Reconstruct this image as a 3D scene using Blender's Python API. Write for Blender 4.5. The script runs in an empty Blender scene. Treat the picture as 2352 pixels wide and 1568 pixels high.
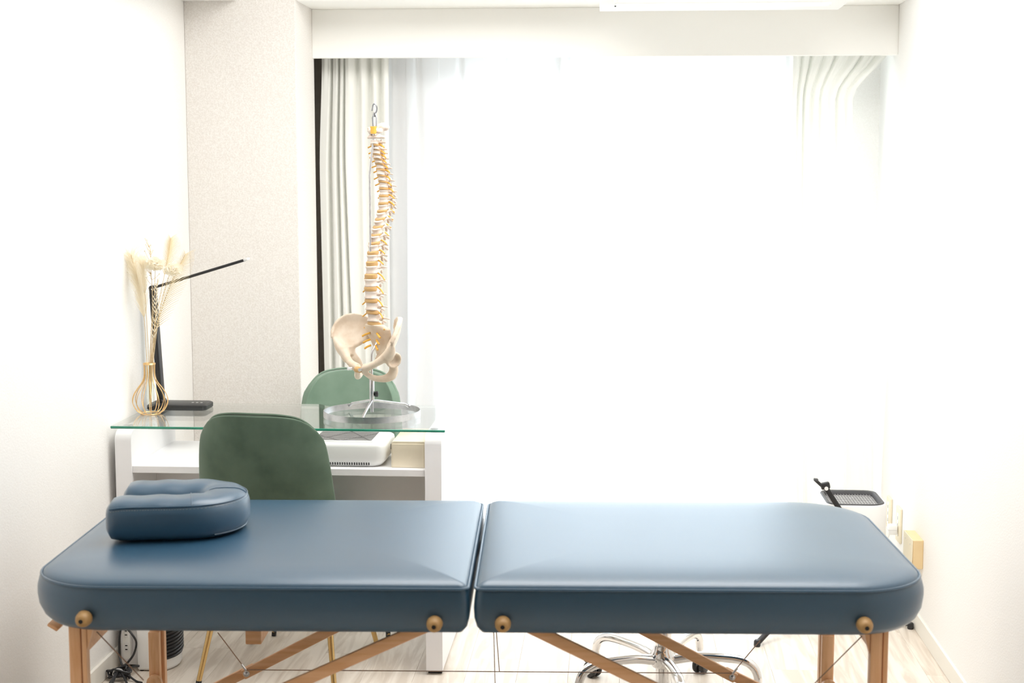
import bpy, bmesh, math, random
from mathutils import Vector, Matrix, Euler
R = math.radians
PI = math.pi
random.seed(7)
S = bpy.context.scene
COL = S.collection

# ------------------------------------------------------------------ camera
F_PX = 3400.0                         # focal length for a 2352 px wide frame
PITCH = math.atan(384 / F_PX)         # looks slightly down
YAW = math.atan(236 * math.cos(PITCH) / F_PX)   # and slightly left
EYE = Vector((0, 0, 1.48))
cam_d = bpy.data.cameras.new('camera')
cam = bpy.data.objects.new('camera', cam_d)
COL.objects.link(cam)
cam.location = EYE
cam.rotation_euler = (PI / 2 - PITCH, 0, YAW)
cam_d.sensor_width = 36
cam_d.lens = 36 * F_PX / 2352
cam_d.clip_start = 0.05
cam_d.dof.use_dof = True
cam_d.dof.focus_distance = 4.5
cam_d.dof.aperture_fstop = 4.5
S.camera = cam

# ------------------------------------------------------------------ world, lamps, exposure
w = bpy.data.worlds.new('world')
S.world = w
w.use_nodes = True
wb = w.node_tree.nodes['Background']
wb.inputs[0].default_value = (0.885, 0.945, 1.0, 1)
wb.inputs[1].default_value = 3.1


def area(name, loc, rot, sx, sy, power, color=(1, 1, 1), portal=False):
    d = bpy.data.lights.new(name, 'AREA')
    d.shape = 'RECTANGLE'
    d.size, d.size_y, d.energy, d.color = sx, sy, power, color
    if portal:
        d.cycles.is_portal = True
    o = bpy.data.objects.new(name, d)
    COL.objects.link(o)
    o.location, o.rotation_euler = loc, rot
    return o


area('window_portal', (-0.05, 5.88, 1.0), (-PI / 2, 0, 0), 2.0, 1.95, 1, portal=True)
area('ceiling_light', (0.0, 3.82, 2.43), (0, 0, 0), 1.9, 1.5, 26, (1, 0.985, 0.965))
S.view_settings.view_transform = 'Standard'
S.view_settings.look = 'None'
S.view_settings.gamma = 1
S.view_settings.use_curve_mapping = False
S.view_settings.exposure = 1.06
S.cycles.diffuse_bounces = 8
S.cycles.max_bounces = 14
S.cycles.transparent_max_bounces = 16

# planning helper: where the sight line of a pixel of the photograph meets a plane of the room
_fwd = Vector((-math.sin(YAW) * math.cos(PITCH), math.cos(YAW) * math.cos(PITCH), -math.sin(PITCH)))
_rt = Vector((math.cos(YAW), math.sin(YAW), 0))
_up = _rt.cross(_fwd)


def at(px, py, X=None, Y=None, Z=None):
    d = _fwd * F_PX + _rt * (px - 1176) + _up * (784 - py)
    i, v = (0, X) if X is not None else (1, Y) if Y is not None else (2, Z)
    return EYE + d * ((v - EYE[i]) / d[i])


# ------------------------------------------------------------------ materials
def srgb(r, g, b):
    f = lambda c: c / 12.92 if c <= 0.04045 else ((c + 0.055) / 1.055) ** 2.4
    return (f(r / 255), f(g / 255), f(b / 255), 1)


def mat(name, col, rough=0.5, metal=0.0, spec=0.5, noise=None, bump=None, sheen=0, trans=0, emit=None, coat=0):
    """noise=(scale, colour2, detail, stretch)  bump=(scale, strength, distance)"""
    m = bpy.data.materials.new(name)
    m.use_nodes = True
    nt = m.node_tree
    b = nt.nodes['Principled BSDF']
    c = tuple(col) if len(col) == 4 else (*col, 1)
    b.inputs['Base Color'].default_value = c
    b.inputs['Roughness'].default_value = rough
    b.inputs['Metallic'].default_value = metal
    b.inputs['Specular IOR Level'].default_value = spec
    if sheen:
        b.inputs['Sheen Weight'].default_value = sheen
        b.inputs['Sheen Roughness'].default_value = 0.35
    if coat:
        b.inputs['Coat Weight'].default_value = coat
        b.inputs['Coat Roughness'].default_value = 0.36
        b.inputs['Coat IOR'].default_value = 1.5
    tc = nt.nodes.new('ShaderNodeTexCoord')
    if noise:
        mp = nt.nodes.new('ShaderNodeMapping')
        nz = nt.nodes.new('ShaderNodeTexNoise')
        cr = nt.nodes.new('ShaderNodeValToRGB')
        nt.links.new(tc.outputs['Object'], mp.inputs[0])
        nt.links.new(mp.outputs[0], nz.inputs['Vector'])
        mp.inputs['Scale'].default_value = noise[3] if len(noise) > 3 else (1, 1, 1)
        nz.inputs['Scale'].default_value = noise[0]
        nz.inputs['Detail'].default_value = noise[2] if len(noise) > 2 else 4
        c2 = tuple(noise[1]) if len(noise[1]) == 4 else (*noise[1], 1)
        cr.color_ramp.elements[0].position, cr.color_ramp.elements[0].color = 0.35, c2
        cr.color_ramp.elements[1].position, cr.color_ramp.elements[1].color = 0.65, c
        nt.links.new(nz.outputs['Fac'], cr.inputs[0])
        nt.links.new(cr.outputs[0], b.inputs['Base Color'])
    if bump:
        nz = nt.nodes.new('ShaderNodeTexNoise')
        bp = nt.nodes.new('ShaderNodeBump')
        nt.links.new(tc.outputs['Object'], nz.inputs['Vector'])
        nz.inputs['Scale'].default_value = bump[0]
        nz.inputs['Detail'].default_value = 3
        bp.inputs['Strength'].default_value = bump[1]
        bp.inputs['Distance'].default_value = bump[2]
        nt.links.new(nz.outputs['Fac'], bp.inputs['Height'])
        nt.links.new(bp.outputs[0], b.inputs['Normal'])
    return m


def cloth(name, col, transl, tcol=None):
    m = bpy.data.materials.new(name)
    m.use_nodes = True
    nt = m.node_tree
    nt.nodes.clear()
    out = nt.nodes.new('ShaderNodeOutputMaterial')
    mix = nt.nodes.new('ShaderNodeMixShader')
    d = nt.nodes.new('ShaderNodeBsdfDiffuse')
    t = nt.nodes.new('ShaderNodeBsdfTranslucent')
    wv = nt.nodes.new('ShaderNodeTexWave')
    tc = nt.nodes.new('ShaderNodeTexCoord')
    bp = nt.nodes.new('ShaderNodeBump')
    wv.inputs['Scale'].default_value = 300
    bp.inputs['Strength'].default_value = 0.05
    bp.inputs['Distance'].default_value = 0.0005
    nt.links.new(tc.outputs['Object'], wv.inputs[0])
    nt.links.new(wv.outputs['Fac'], bp.inputs['Height'])
    nt.links.new(bp.outputs[0], d.inputs['Normal'])
    d.inputs[0].default_value = (*col, 1)
    t.inputs[0].default_value = (*(tcol or col), 1)
    mix.inputs[0].default_value = transl
    nt.links.new(d.outputs[0], mix.inputs[1])
    nt.links.new(t.outputs[0], mix.inputs[2])
    nt.links.new(mix.outputs[0], out.inputs[0])
    return m


def glass(name, tint, rough=0.0, ior=1.5):
    """thin clear sheet: a fresnel mix of see-through and mirror"""
    m = bpy.data.materials.new(name)
    m.use_nodes = True
    nt = m.node_tree
    nt.nodes.clear()
    out = nt.nodes.new('ShaderNodeOutputMaterial')
    mix = nt.nodes.new('ShaderNodeMixShader')
    t = nt.nodes.new('ShaderNodeBsdfTransparent')
    g = nt.nodes.new('ShaderNodeBsdfGlossy')
    f = nt.nodes.new('ShaderNodeFresnel')
    t.inputs[0].default_value = (*tint, 1)
    g.inputs['Roughness'].default_value = rough
    ge = nt.nodes.new('ShaderNodeNewGeometry')
    mx = nt.nodes.new('ShaderNodeMapRange')
    mx.inputs['To Min'].default_value, mx.inputs['To Max'].default_value = ior, 1 / ior
    nt.links.new(ge.outputs['Backfacing'], mx.inputs['Value'])
    nt.links.new(mx.outputs[0], f.inputs[0])
    nt.links.new(f.outputs[0], mix.inputs[0])
    nt.links.new(t.outputs[0], mix.inputs[1])
    nt.links.new(g.outputs[0], mix.inputs[2])
    nt.links.new(mix.outputs[0], out.inputs[0])
    return m


M = {}
M['wall'] = mat('wallpaper', (0.87, 0.86, 0.84), 0.85, noise=(260, (0.83, 0.815, 0.79), 3), bump=(180, 0.25, 0.002))
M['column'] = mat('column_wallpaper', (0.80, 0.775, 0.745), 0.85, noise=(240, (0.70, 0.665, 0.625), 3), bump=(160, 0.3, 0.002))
M['backwall'] = mat('dimming_backwall', (0.42, 0.33, 0.24), 0.6, noise=(4, (0.36, 0.27, 0.19), 4, (8, 8, 1)))  # unseen back wall, dark tone made up to dim the table front
M['ceiling'] = mat('ceiling_paper', (0.88, 0.88, 0.87), 0.9, bump=(150, 0.2, 0.002))
M['cream'] = mat('cream_paint', (0.92, 0.915, 0.885), 0.7, bump=(90, 0.05, 0.001))
M['base'] = mat('baseboard_vinyl', (0.82, 0.79, 0.72), 0.5, bump=(60, 0.05, 0.001))
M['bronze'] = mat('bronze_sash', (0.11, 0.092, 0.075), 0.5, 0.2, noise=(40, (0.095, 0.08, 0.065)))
M['white'] = mat('white_laminate', (0.84, 0.83, 0.84), 0.35, bump=(40, 0.02, 0.0005))
M['whiteplastic'] = mat('white_plastic', (0.84, 0.84, 0.83), 0.38, bump=(300, 0.03, 0.0003))
M['creamplastic'] = mat('ivory_plastic', (0.80, 0.73, 0.56), 0.45, bump=(200, 0.03, 0.0003))
M['creamcard'] = mat('cream_card', (0.80, 0.71, 0.56), 0.75, noise=(30, (0.77, 0.68, 0.53)), bump=(120, 0.05, 0.0004))
M['boxtan'] = mat('ivory_box', (0.80, 0.62, 0.36), 0.55, noise=(20, (0.78, 0.60, 0.34)))
M['black'] = mat('black_plastic', (0.018, 0.018, 0.02), 0.42, bump=(400, 0.08, 0.0003))
M['darkgrey'] = mat('dark_grille', (0.07, 0.07, 0.075), 0.5, bump=(300, 0.05, 0.0003))
M['greymesh'] = mat('grey_filter', (0.72, 0.71, 0.70), 0.6, noise=(80, (0.62, 0.61, 0.60)))
M['wiregrey'] = mat('grey_wire', (0.25, 0.24, 0.24), 0.5, bump=(300, 0.05, 0.0003))
M['hookmetal'] = mat('dull_metal', (0.38, 0.39, 0.42), 0.25, 1.0, bump=(60, 0.03, 0.0004))
M['slot'] = mat('dark_recess', (0.02, 0.02, 0.022), 0.8, noise=(50, (0.016, 0.016, 0.018)))
M['chrome'] = mat('chrome', (0.86, 0.86, 0.87), 0.06, 1.0, bump=(5, 0.01, 0.001))
M['steel'] = mat('brushed_steel', (0.70, 0.70, 0.72), 0.28, 1.0, noise=(60, (0.6, 0.6, 0.62), 6), bump=(120, 0.08, 0.0004))
M['gold'] = mat('gold_metal', (0.72, 0.50, 0.22), 0.22, 1.0, bump=(30, 0.02, 0.0005))
M['goldwire'] = mat('gold_wire', (0.80, 0.53, 0.25), 0.35, 1.0, bump=(60, 0.05, 0.0005))
M['leather'] = mat('blue_leatherette', (0.018, 0.073, 0.136), 0.42, spec=0.5, coat=0.9, noise=(5, (0.017, 0.069, 0.128), 3), bump=(420, 0.10, 0.0006))
M['thread'] = mat('grey_thread', (0.22, 0.26, 0.27), 0.8, noise=(200, (0.13, 0.17, 0.2)))
M['rope'] = mat('steel_cable', (0.42, 0.27, 0.19), 0.5, noise=(200, (0.32, 0.2, 0.14)))
M['velvet'] = mat('green_velvet', (0.128, 0.182, 0.130), 0.75, spec=0.25, noise=(9, (0.086, 0.13, 0.09), 6), bump=(350, 0.15, 0.0006), sheen=0.35)
M['velvet_hazed'] = mat('hazed_green_velvet', (0.21, 0.30, 0.23), 0.75, spec=0.25, noise=(8, (0.165, 0.25, 0.185), 6), bump=(350, 0.15, 0.0006), sheen=0.4)  # green velvet with window light and haze painted into the colour
M['bone'] = mat('bone_plastic', (0.76, 0.65, 0.53), 0.5, noise=(28, (0.64, 0.51, 0.385), 5), bump=(90, 0.2, 0.0008))
M['bonewhite'] = mat('pale_bone_plastic', (0.76, 0.67, 0.60), 0.5, noise=(60, (0.68, 0.57, 0.49), 5), bump=(90, 0.2, 0.0008))
M['disc'] = mat('disc_rubber', (0.62, 0.39, 0.17), 0.45, noise=(50, (0.54, 0.32, 0.12)))
M['nerve'] = mat('yellow_nerve', (0.80, 0.44, 0.07), 0.4, noise=(50, (0.72, 0.38, 0.05)))
M['pampas'] = cloth('pampas_straw', (0.97, 0.92, 0.80), 0.5, (0.97, 0.92, 0.80))
M['frond'] = cloth('dry_palm', (0.86, 0.72, 0.47), 0.4, (0.88, 0.74, 0.5))
M['straw'] = mat('dry_stem', (0.72, 0.56, 0.33), 0.7, noise=(90, (0.6, 0.44, 0.24)))
M['petal'] = cloth('cream_petal', (0.94, 0.90, 0.80), 0.5, (0.94, 0.9, 0.8))
M['glass_clear'] = glass('clear_glass', (0.985, 1.0, 0.99))
M['glass_edge'] = mat('green_glass_edge', (0.02, 0.20, 0.12), 0.12, spec=0.6, noise=(6, (0.03, 0.27, 0.17)))
M['pane'] = glass('window_glass', (0.97, 0.99, 0.985))
M['sheer'] = cloth('sheer_voile', (0.88, 0.88, 0.885), 0.5, (0.90, 0.90, 0.91))
M['drape'] = cloth('lined_drape', (0.93, 0.93, 0.895), 0.10, (0.85, 0.85, 0.80))


def wood(name, c1, c2, scale, rough, axis='X', stretch=12, random_obj=False):
    m = bpy.data.materials.new(name)
    m.use_nodes = True
    nt = m.node_tree
    b = nt.nodes['Principled BSDF']
    b.inputs['Roughness'].default_value = rough
    tc = nt.nodes.new('ShaderNodeTexCoord')
    mp = nt.nodes.new('ShaderNodeMapping')
    sc = [stretch] * 3
    sc['XYZ'.index(axis)] = 1
    mp.inputs['Scale'].default_value = sc
    src = tc.outputs['Object']
    if random_obj:
        oi = nt.nodes.new('ShaderNodeObjectInfo')
        mul = nt.nodes.new('ShaderNodeVectorMath')
        mul.operation = 'SCALE'
        mul.inputs[0].default_value = (7, 13, 5)
        add = nt.nodes.new('ShaderNodeVectorMath')
        nt.links.new(oi.outputs['Random'], mul.inputs['Scale'])
        nt.links.new(src, add.inputs[0])
        nt.links.new(mul.outputs[0], add.inputs[1])
        src = add.outputs[0]
    nt.links.new(src, mp.inputs[0])
    n1 = nt.nodes.new('ShaderNodeTexNoise')
    n1.inputs['Scale'].default_value = scale
    n1.inputs['Detail'].default_value = 6
    n1.inputs['Distortion'].default_value = 1.2
    nt.links.new(mp.outputs[0], n1.inputs['Vector'])
    cr = nt.nodes.new('ShaderNodeValToRGB')
    e = cr.color_ramp.elements
    e[0].position, e[0].color = 0.38, (*c2, 1)
    e[1].position, e[1].color = 0.60, (*c1, 1)
    nt.links.new(n1.outputs['Fac'], cr.inputs[0])
    nt.links.new(cr.outputs[0], b.inputs['Base Color'])
    bp = nt.nodes.new('ShaderNodeBump')
    bp.inputs['Strength'].default_value = 0.08
    bp.inputs['Distance'].default_value = 0.0006
    nt.links.new(n1.outputs['Fac'], bp.inputs['Height'])
    nt.links.new(bp.outputs[0], b.inputs['Normal'])
    return m


M['floorwood'] = wood('pale_oak_floor', (0.80, 0.73, 0.645), (0.62, 0.54, 0.455), 2.6, 0.42, 'Y', 11, True)
M['subfloor'] = mat('subfloor', (0.28, 0.23, 0.18), 0.8, noise=(20, (0.24, 0.2, 0.15)))
M['beech'] = wood('beech_wood', (0.84, 0.50, 0.275), (0.75, 0.41, 0.205), 4, 0.4, 'Z', 14)
M['beechx'] = wood('beech_wood_brace', (0.84, 0.50, 0.275), (0.75, 0.41, 0.205), 4, 0.4, 'X', 14)
M['knobwood'] = wood('knob_wood', (0.50, 0.30, 0.12), (0.42, 0.24, 0.09), 9, 0.45, 'Y', 5)


# ------------------------------------------------------------------ builders
def mesh_of(name, bm, smooth=True, angle=40):
    me = bpy.data.meshes.new(name)
    bmesh.ops.recalc_face_normals(bm, faces=bm.faces)
    bm.to_mesh(me)
    bm.free()
    if smooth:
        for p in me.polygons:
            p.use_smooth = True
        me.set_sharp_from_angle(angle=R(angle))
    return me


def obj(name, bm, m, parent=None, smooth=True, angle=40):
    me = bm if isinstance(bm, bpy.types.Mesh) else mesh_of(name, bm, smooth, angle)
    if m is not None and not me.materials:
        for q in (m if isinstance(m, (list, tuple)) else [m]):
            me.materials.append(q)
    o = bpy.data.objects.new(name, me)
    COL.objects.link(o)
    if parent is not None:
        o.parent = parent
    return o


def tag(o, label, cat, group=None):
    o['label'] = label
    o['category'] = cat
    if group:
        o['group'] = group
    return o


def thing(name, label, cat, loc=(0, 0, 0), rotz=0.0, group=None):
    o = bpy.data.objects.new(name, None)
    o.empty_display_size = 0.05
    COL.objects.link(o)
    o.location = loc
    o.rotation_euler = (0, 0, rotz)
    return tag(o, label, cat, group)


def struct(name, bm, m, smooth=False, parent=None):
    o = obj(name, bm, m, parent, smooth)
    o['kind'] = 'structure'
    return o


def add_box(bm, lo, hi, bevel=0.0, seg=2, mtx=None):
    t = bmesh.new()
    bmesh.ops.create_cube(t, size=1)
    for v in t.verts:
        v.co = Vector([(lo[i] + hi[i]) / 2 + v.co[i] * (hi[i] - lo[i]) for i in range(3)])
    if bevel:
        bmesh.ops.bevel(t, geom=t.edges[:], offset=bevel, segments=seg, profile=0.5, affect='EDGES')
    if mtx is not None:
        t.transform(mtx)
    me = bpy.data.meshes.new('t')
    t.to_mesh(me)
    t.free()
    bm.from_mesh(me)
    bpy.data.meshes.remove(me)
    return bm


def box(lo, hi, bevel=0.0, seg=2, mtx=None):
    return add_box(bmesh.new(), lo, hi, bevel, seg, mtx)


def spline(pts, n):
    """Catmull-Rom through the points"""
    pts = [Vector(p) for p in pts]
    if len(pts) < 3:
        return [pts[0].lerp(pts[-1], i / n) for i in range(n + 1)]
    out = []
    ext = [pts[0] * 2 - pts[1]] + pts + [pts[-1] * 2 - pts[-2]]
    per = max(1, n // (len(pts) - 1))
    for k in range(len(pts) - 1):
        p0, p1, p2, p3 = ext[k:k + 4]
        for j in range(per):
            t = j / per
            out.append(0.5 * ((2 * p1) + (p2 - p0) * t + (2 * p0 - 5 * p1 + 4 * p2 - p3) * t * t
                              + (3 * p1 - p0 - 3 * p2 + p3) * t ** 3))
    out.append(pts[-1])
    return out


def add_tube(bm, pts, rad, n=10, closed=False, cap=True, flat=1.0):
    """sweep a circle (or ellipse: flat) along points; rad is a number or one per point"""
    pts = [Vector(p) for p in pts]
    N = len(pts)
    rr = rad if isinstance(rad, (list, tuple)) else [rad] * N
    rings = []
    up = None
    for i, p in enumerate(pts):
        if closed:
            t = pts[(i + 1) % N] - pts[i - 1]
        else:
            t = pts[min(i + 1, N - 1)] - pts[max(i - 1, 0)]
        if t.length < 1e-9:
            t = Vector((0, 0, 1))
        t.normalize()
        if up is None:
            up = Vector((0, 0, 1)) if abs(t.z) < 0.9 else Vector((1, 0, 0))
        s = t.cross(up)
        if s.length < 1e-6:
            s = t.orthogonal()
        s.normalize()
        u = s.cross(t).normalized()
        up = u
        rings.append([bm.verts.new(p + (s * math.cos(2 * PI * k / n) + u * flat * math.sin(2 * PI * k / n)) * rr[i])
                      for k in range(n)])
    for i in range(N if closed else N - 1):
        a, b = rings[i], rings[(i + 1) % N]
        for k in range(n):
            bm.faces.new((a[k], a[(k + 1) % n], b[(k + 1) % n], b[k]))
    if cap and not closed:
        bm.faces.new(rings[0][::-1])
        bm.faces.new(rings[-1])
    return bm


def tube(pts, rad, n=10, **k):
    return add_tube(bmesh.new(), pts, rad, n, **k)


def add_lathe(bm, prof, n=24, ax=(0, 0), sx=1.0, sy=1.0, mtx=None, cap=True):
    rings = []
    for r, z in prof:
        rings.append([bm.verts.new(Vector((ax[0] + r * sx * math.cos(2 * PI * k / n), ax[1] + r * sy * math.sin(2 * PI * k / n), z)))
                      for k in range(n)])
    for a, b in zip(rings, rings[1:]):
        for k in range(n):
            bm.faces.new((a[k], a[(k + 1) % n], b[(k + 1) % n], b[k]))
    if cap:
        bm.faces.new(rings[0][::-1])
        bm.faces.new(rings[-1])
    if mtx is not None:
        bmesh.ops.transform(bm, matrix=mtx, verts=[v for r_ in rings for v in r_])
    return bm


def lathe(prof, n=24, **k):
    return add_lathe(bmesh.new(), prof, n, **k)


def along(p, q):
    """matrix taking z axis onto p->q with origin p"""
    d = Vector(q) - Vector(p)
    return Matrix.Translation(Vector(p)) @ d.to_track_quat('Z', 'Y').to_matrix().to_4x4()


def add_cyl(bm, p, q, r, n=14, r2=None):
    L = (Vector(q) - Vector(p)).length
    return add_lathe(bm, [(r, 0), (r if r2 is None else r2, L)], n, mtx=along(p, q))


def cyl(p, q, r, n=14, r2=None):
    return add_cyl(bmesh.new(), p, q, r, n, r2)


def add_ball(bm, c, r, sx=1, sy=1, sz=1, u=12, v=8):
    ret = bmesh.ops.create_uvsphere(bm, u_segments=u, v_segments=v, radius=r)
    for x in ret['verts']:
        x.co = Vector((x.co.x * sx, x.co.y * sy, x.co.z * sz)) + Vector(c)
    return bm


def add_bar(bm, p, q, wid, thick, bevel=0.003, ext=0.0, up=(0, 1, 0)):
    """flat board from p to q: 'thick' along 'up' direction, 'wid' across"""
    p, q = Vector(p), Vector(q)
    d = (q - p).normalized()
    p, q = p - d * ext, q + d * ext
    L = (q - p).length
    y = Vector(up).normalized()
    z = d.cross(y).normalized()
    y = z.cross(d)
    m = Matrix(((d.x, y.x, z.x, p.x), (d.y, y.y, z.y, p.y), (d.z, y.z, z.z, p.z), (0, 0, 0, 1)))
    return add_box(bm, (0, -thick / 2, -wid / 2), (L, thick / 2, wid / 2), bevel, 2, m)


def bar(*a, **k):
    return add_bar(bmesh.new(), *a, **k)


def rrect(hx0, hx1, hy0, hy1, radii, n=8):
    """rounded rectangle, radii = (x0y0, x1y0, x1y1, x0y1), counter-clockwise"""
    out = []
    for (cx, cy, r, a0) in ((hx0, hy0, radii[0], 180), (hx1, hy0, radii[1], 270), (hx1, hy1, radii[2], 0), (hx0, hy1, radii[3], 90)):
        r = max(r, 0.002)
        ox = cx + r if cx == hx0 else cx - r
        oy = cy + r if cy == hy0 else cy - r
        for k in range(n + 1):
            a = R(a0 + 90 * k / n)
            out.append((ox + r * math.cos(a), oy + r * math.sin(a)))
    return out


def loft(bm, loops, cap=True):
    rows = [[bm.verts.new(Vector(p)) for p in L] for L in loops]
    n = len(rows[0])
    for a, b in zip(rows, rows[1:]):
        for k in range(n):
            bm.faces.new((a[k], a[(k + 1) % n], b[(k + 1) % n], b[k]))
    if cap:
        bm.faces.new(rows[0][::-1])
        bm.faces.new(rows[-1])
    return bm


def grid(bm, fn, nu, nv):
    vs = [[bm.verts.new(Vector(fn(i / nu, j / nv))) for i in range(nu + 1)] for j in range(nv + 1)]
    for j in range(nv):
        for i in range(nu):
            bm.faces.new((vs[j][i], vs[j][i + 1], vs[j + 1][i + 1], vs[j + 1][i]))
    return bm


def fused(name, bm, voxel, smooth=4):
    """one continuous surface out of overlapping solids"""
    me = bpy.data.meshes.new(name)
    bmesh.ops.recalc_face_normals(bm, faces=bm.faces)
    bm.to_mesh(me)
    bm.free()
    o = bpy.data.objects.new('t', me)
    COL.objects.link(o)
    r = o.modifiers.new('r', 'REMESH')
    r.mode = 'VOXEL'
    r.voxel_size = voxel
    s = o.modifiers.new('s', 'SMOOTH')
    s.iterations = smooth
    s.factor = 0.5
    bpy.context.view_layer.update()
    out = bpy.data.meshes.new_from_object(o.evaluated_get(bpy.context.evaluated_depsgraph_get()))
    out.name = name
    bpy.data.objects.remove(o)
    bpy.data.meshes.remove(me)
    for p in out.polygons:
        p.use_smooth = True
    return out


def applied(name, bm, mods, smooth=True):
    """mesh with modifiers baked in: mods = [(type, {settings})]"""
    me = bpy.data.meshes.new(name)
    bmesh.ops.recalc_face_normals(bm, faces=bm.faces)
    bm.to_mesh(me)
    bm.free()
    o = bpy.data.objects.new('t', me)
    COL.objects.link(o)
    for t, kw in mods:
        m = o.modifiers.new(t, t)
        for k, v in kw.items():
            setattr(m, k, v)
    bpy.context.view_layer.update()
    out = bpy.data.meshes.new_from_object(o.evaluated_get(bpy.context.evaluated_depsgraph_get()))
    out.name = name
    bpy.data.objects.remove(o)
    bpy.data.meshes.remove(me)
    for p in out.polygons:
        p.use_smooth = smooth
    return out


def text(name, body, size, m, parent, loc, rot, extrude=0.0002):
    cu = bpy.data.curves.new(name, 'FONT')
    cu.body = body
    cu.size = size
    cu.extrude = extrude
    cu.align_x = 'CENTER'
    o = bpy.data.objects.new(name, cu)
    cu.materials.append(m)
    COL.objects.link(o)
    o.parent = parent
    o.location, o.rotation_euler = loc, rot
    return o


# ================================================================== the room
XL, XR, YW, YB, ZC = -1.495, 1.0, 5.76, -1.2, 2.45
COLX, COLY, SOFY, BEAMZ = -1.104, 5.136, 5.416, 2.075

fl = struct('floor', box((XL - 0.1, YB - 0.1, -0.06), (XR + 0.1, YW + 0.1, -0.012)), M['subfloor'])
PW, PL = 0.152, 1.21
shared = {}
nx = math.ceil((XR - XL) / PW)
for i in range(nx):
    x0, x1 = XL + i * PW, min(XR, XL + (i + 1) * PW)
    y = YB - (i * 0.41 % PL)
    while y < YW:
        a, b = max(y, YB), min(y + PL, YW)
        if b - a > 0.02:
            key = (round(x1 - x0, 3), round(b - a, 3))
            if key not in shared:
                shared[key] = mesh_of('plank', box((0.0002, 0.0002, -0.012), (x1 - x0 - 0.0002, b - a - 0.0002, 0), 0.0006, 1), False)
            o = obj('plank', shared[key], M['floorwood'], fl)
            o.location = (x0, a, 0)
        y += PL

struct('wall_left', box((XL - 0.12, YB - 0.1, -0.05), (XL, YW + 0.1, ZC)), M['wall'])
struct('wall_right', box((XR, YB - 0.1, -0.05), (XR + 0.12, YW + 0.1, ZC)), M['wall'])
struct('wall_back', box((XL, YB - 0.1, -0.05), (XR, YB, ZC)), M['backwall'])
struct('ceiling', box((XL - 0.12, YB - 0.1, ZC), (XR + 0.12, YW + 0.1, ZC + 0.1)), M['ceiling'])
WX0, WX1, WZ1 = -0.66, 0.83, 1.875
bm = box((WX1, YW, 0), (XR, YW + 0.1, ZC))
add_box(bm, (WX0, YW, WZ1), (WX1, YW + 0.1, ZC))
add_box(bm, (XL, YW, 0), (WX0, YW + 0.1, ZC))
struct('wall_window', bm, M['wall'])
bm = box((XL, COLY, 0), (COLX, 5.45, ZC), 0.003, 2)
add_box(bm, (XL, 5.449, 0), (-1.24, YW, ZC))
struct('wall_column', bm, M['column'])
struct('shade_strip', box((-1.24, YW - 0.06, 0), (-1.03, YW, 1.95), 0.002, 1), M['bronze'])                      # added dark strip, colours in the shadow gap beside the drape edge
struct('trim_1', box((COLX, COLY + 0.01, BEAMZ), (XR, YW, ZC), 0.003, 1), M['cream'])                       # beam over the window
struct('trim_2', box((XL, YB, BEAMZ), (XL + 0.187, COLY, ZC), 0.003, 1), M['wall'])                          # boxed duct along the left wall
struct('trim_3', box((COLX, SOFY, 1.90), (XR, SOFY + 0.018, BEAMZ), 0.002, 1), M['cream'])                   # pelmet board
for nm, x0, x1, y1 in (('baseboard_left', XL, XL + 0.009, COLY), ('baseboard_right', XR - 0.009, XR, YW)):
    struct(nm, box((x0, YB, 0), (x1, y1, 0.06), 0.002, 1), M['base'])
struct('baseboard_column', box((XL + 0.01, COLY - 0.009, 0), (COLX, COLY, 0.06), 0.002, 1), M['base'])

# window: bronze sash with two panes
win = bpy.data.objects.new('window_1', None)
COL.objects.link(win)
win['kind'] = 'structure'
win.location = (0, YW, 0)
fb = bmesh.new()
for lo, hi in (((WX0, -0.02, 0), (WX0 + 0.035, 0.09, WZ1)), ((WX1 - 0.035, -0.02, 0), (WX1, 0.09, WZ1)),
               ((WX0, 0, WZ1 - 0.035), (WX1, 0.09, WZ1)), ((WX0, 0, 0), (WX1, 0.09, 0.03))):
    add_box(fb, lo, hi, 0.002, 1)
obj('frame', fb, M['bronze'], win, False)
midx = (WX0 + WX1) / 2
for k, (a, b) in enumerate(((WX0 + 0.035, midx + 0.012), (midx - 0.012, WX1 - 0.035))):
    yy = 0.03 + 0.03 * k
    sb = bmesh.new()
    for lo, hi in (((a, yy, 0.03), (a + 0.024, yy + 0.02, WZ1 - 0.035)), ((b - 0.024, yy, 0.03), (b, yy + 0.02, WZ1 - 0.035)),
                   ((a, yy, 0.03), (b, yy + 0.02, 0.06)), ((a, yy, WZ1 - 0.065), (b, yy + 0.02, WZ1 - 0.035))):
        add_box(sb, lo, hi)
    sash = obj('sash', sb, M['bronze'], win, False)
    obj('pane', box((a + 0.024, yy + 0.008, 0.06), (b - 0.024, yy + 0.012, WZ1 - 0.065)), M['pane'], sash, False)

# ================================================================== curtains
ZT, ZB = 1.945, 0.02


def lerp(a, b, t):
    return a + (b - a) * t


def smooth01(t):
    t = min(1, max(0, t))
    return t * t * (3 - 2 * t)


def curtain(name, label, xl, xr, Y, fold, m, nu=200, nv=50, group=None):
    """xl, xr: functions of height 0 (top) .. 1 (floor); fold(u, t): depth offset"""
    def fn(u, v):
        t = v
        z = lerp(ZT, ZB, t)
        return (lerp(xl(t), xr(t), u), Y + fold(u, t), z)
    o = obj(name, grid(bmesh.new(), fn, nu, nv), m)
    for p in o.data.polygons:
        p.use_smooth = True
    return tag(o, label, 'curtain', group)


def px_x(px, py, Y):
    return at(px, py, Y=Y).x


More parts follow.
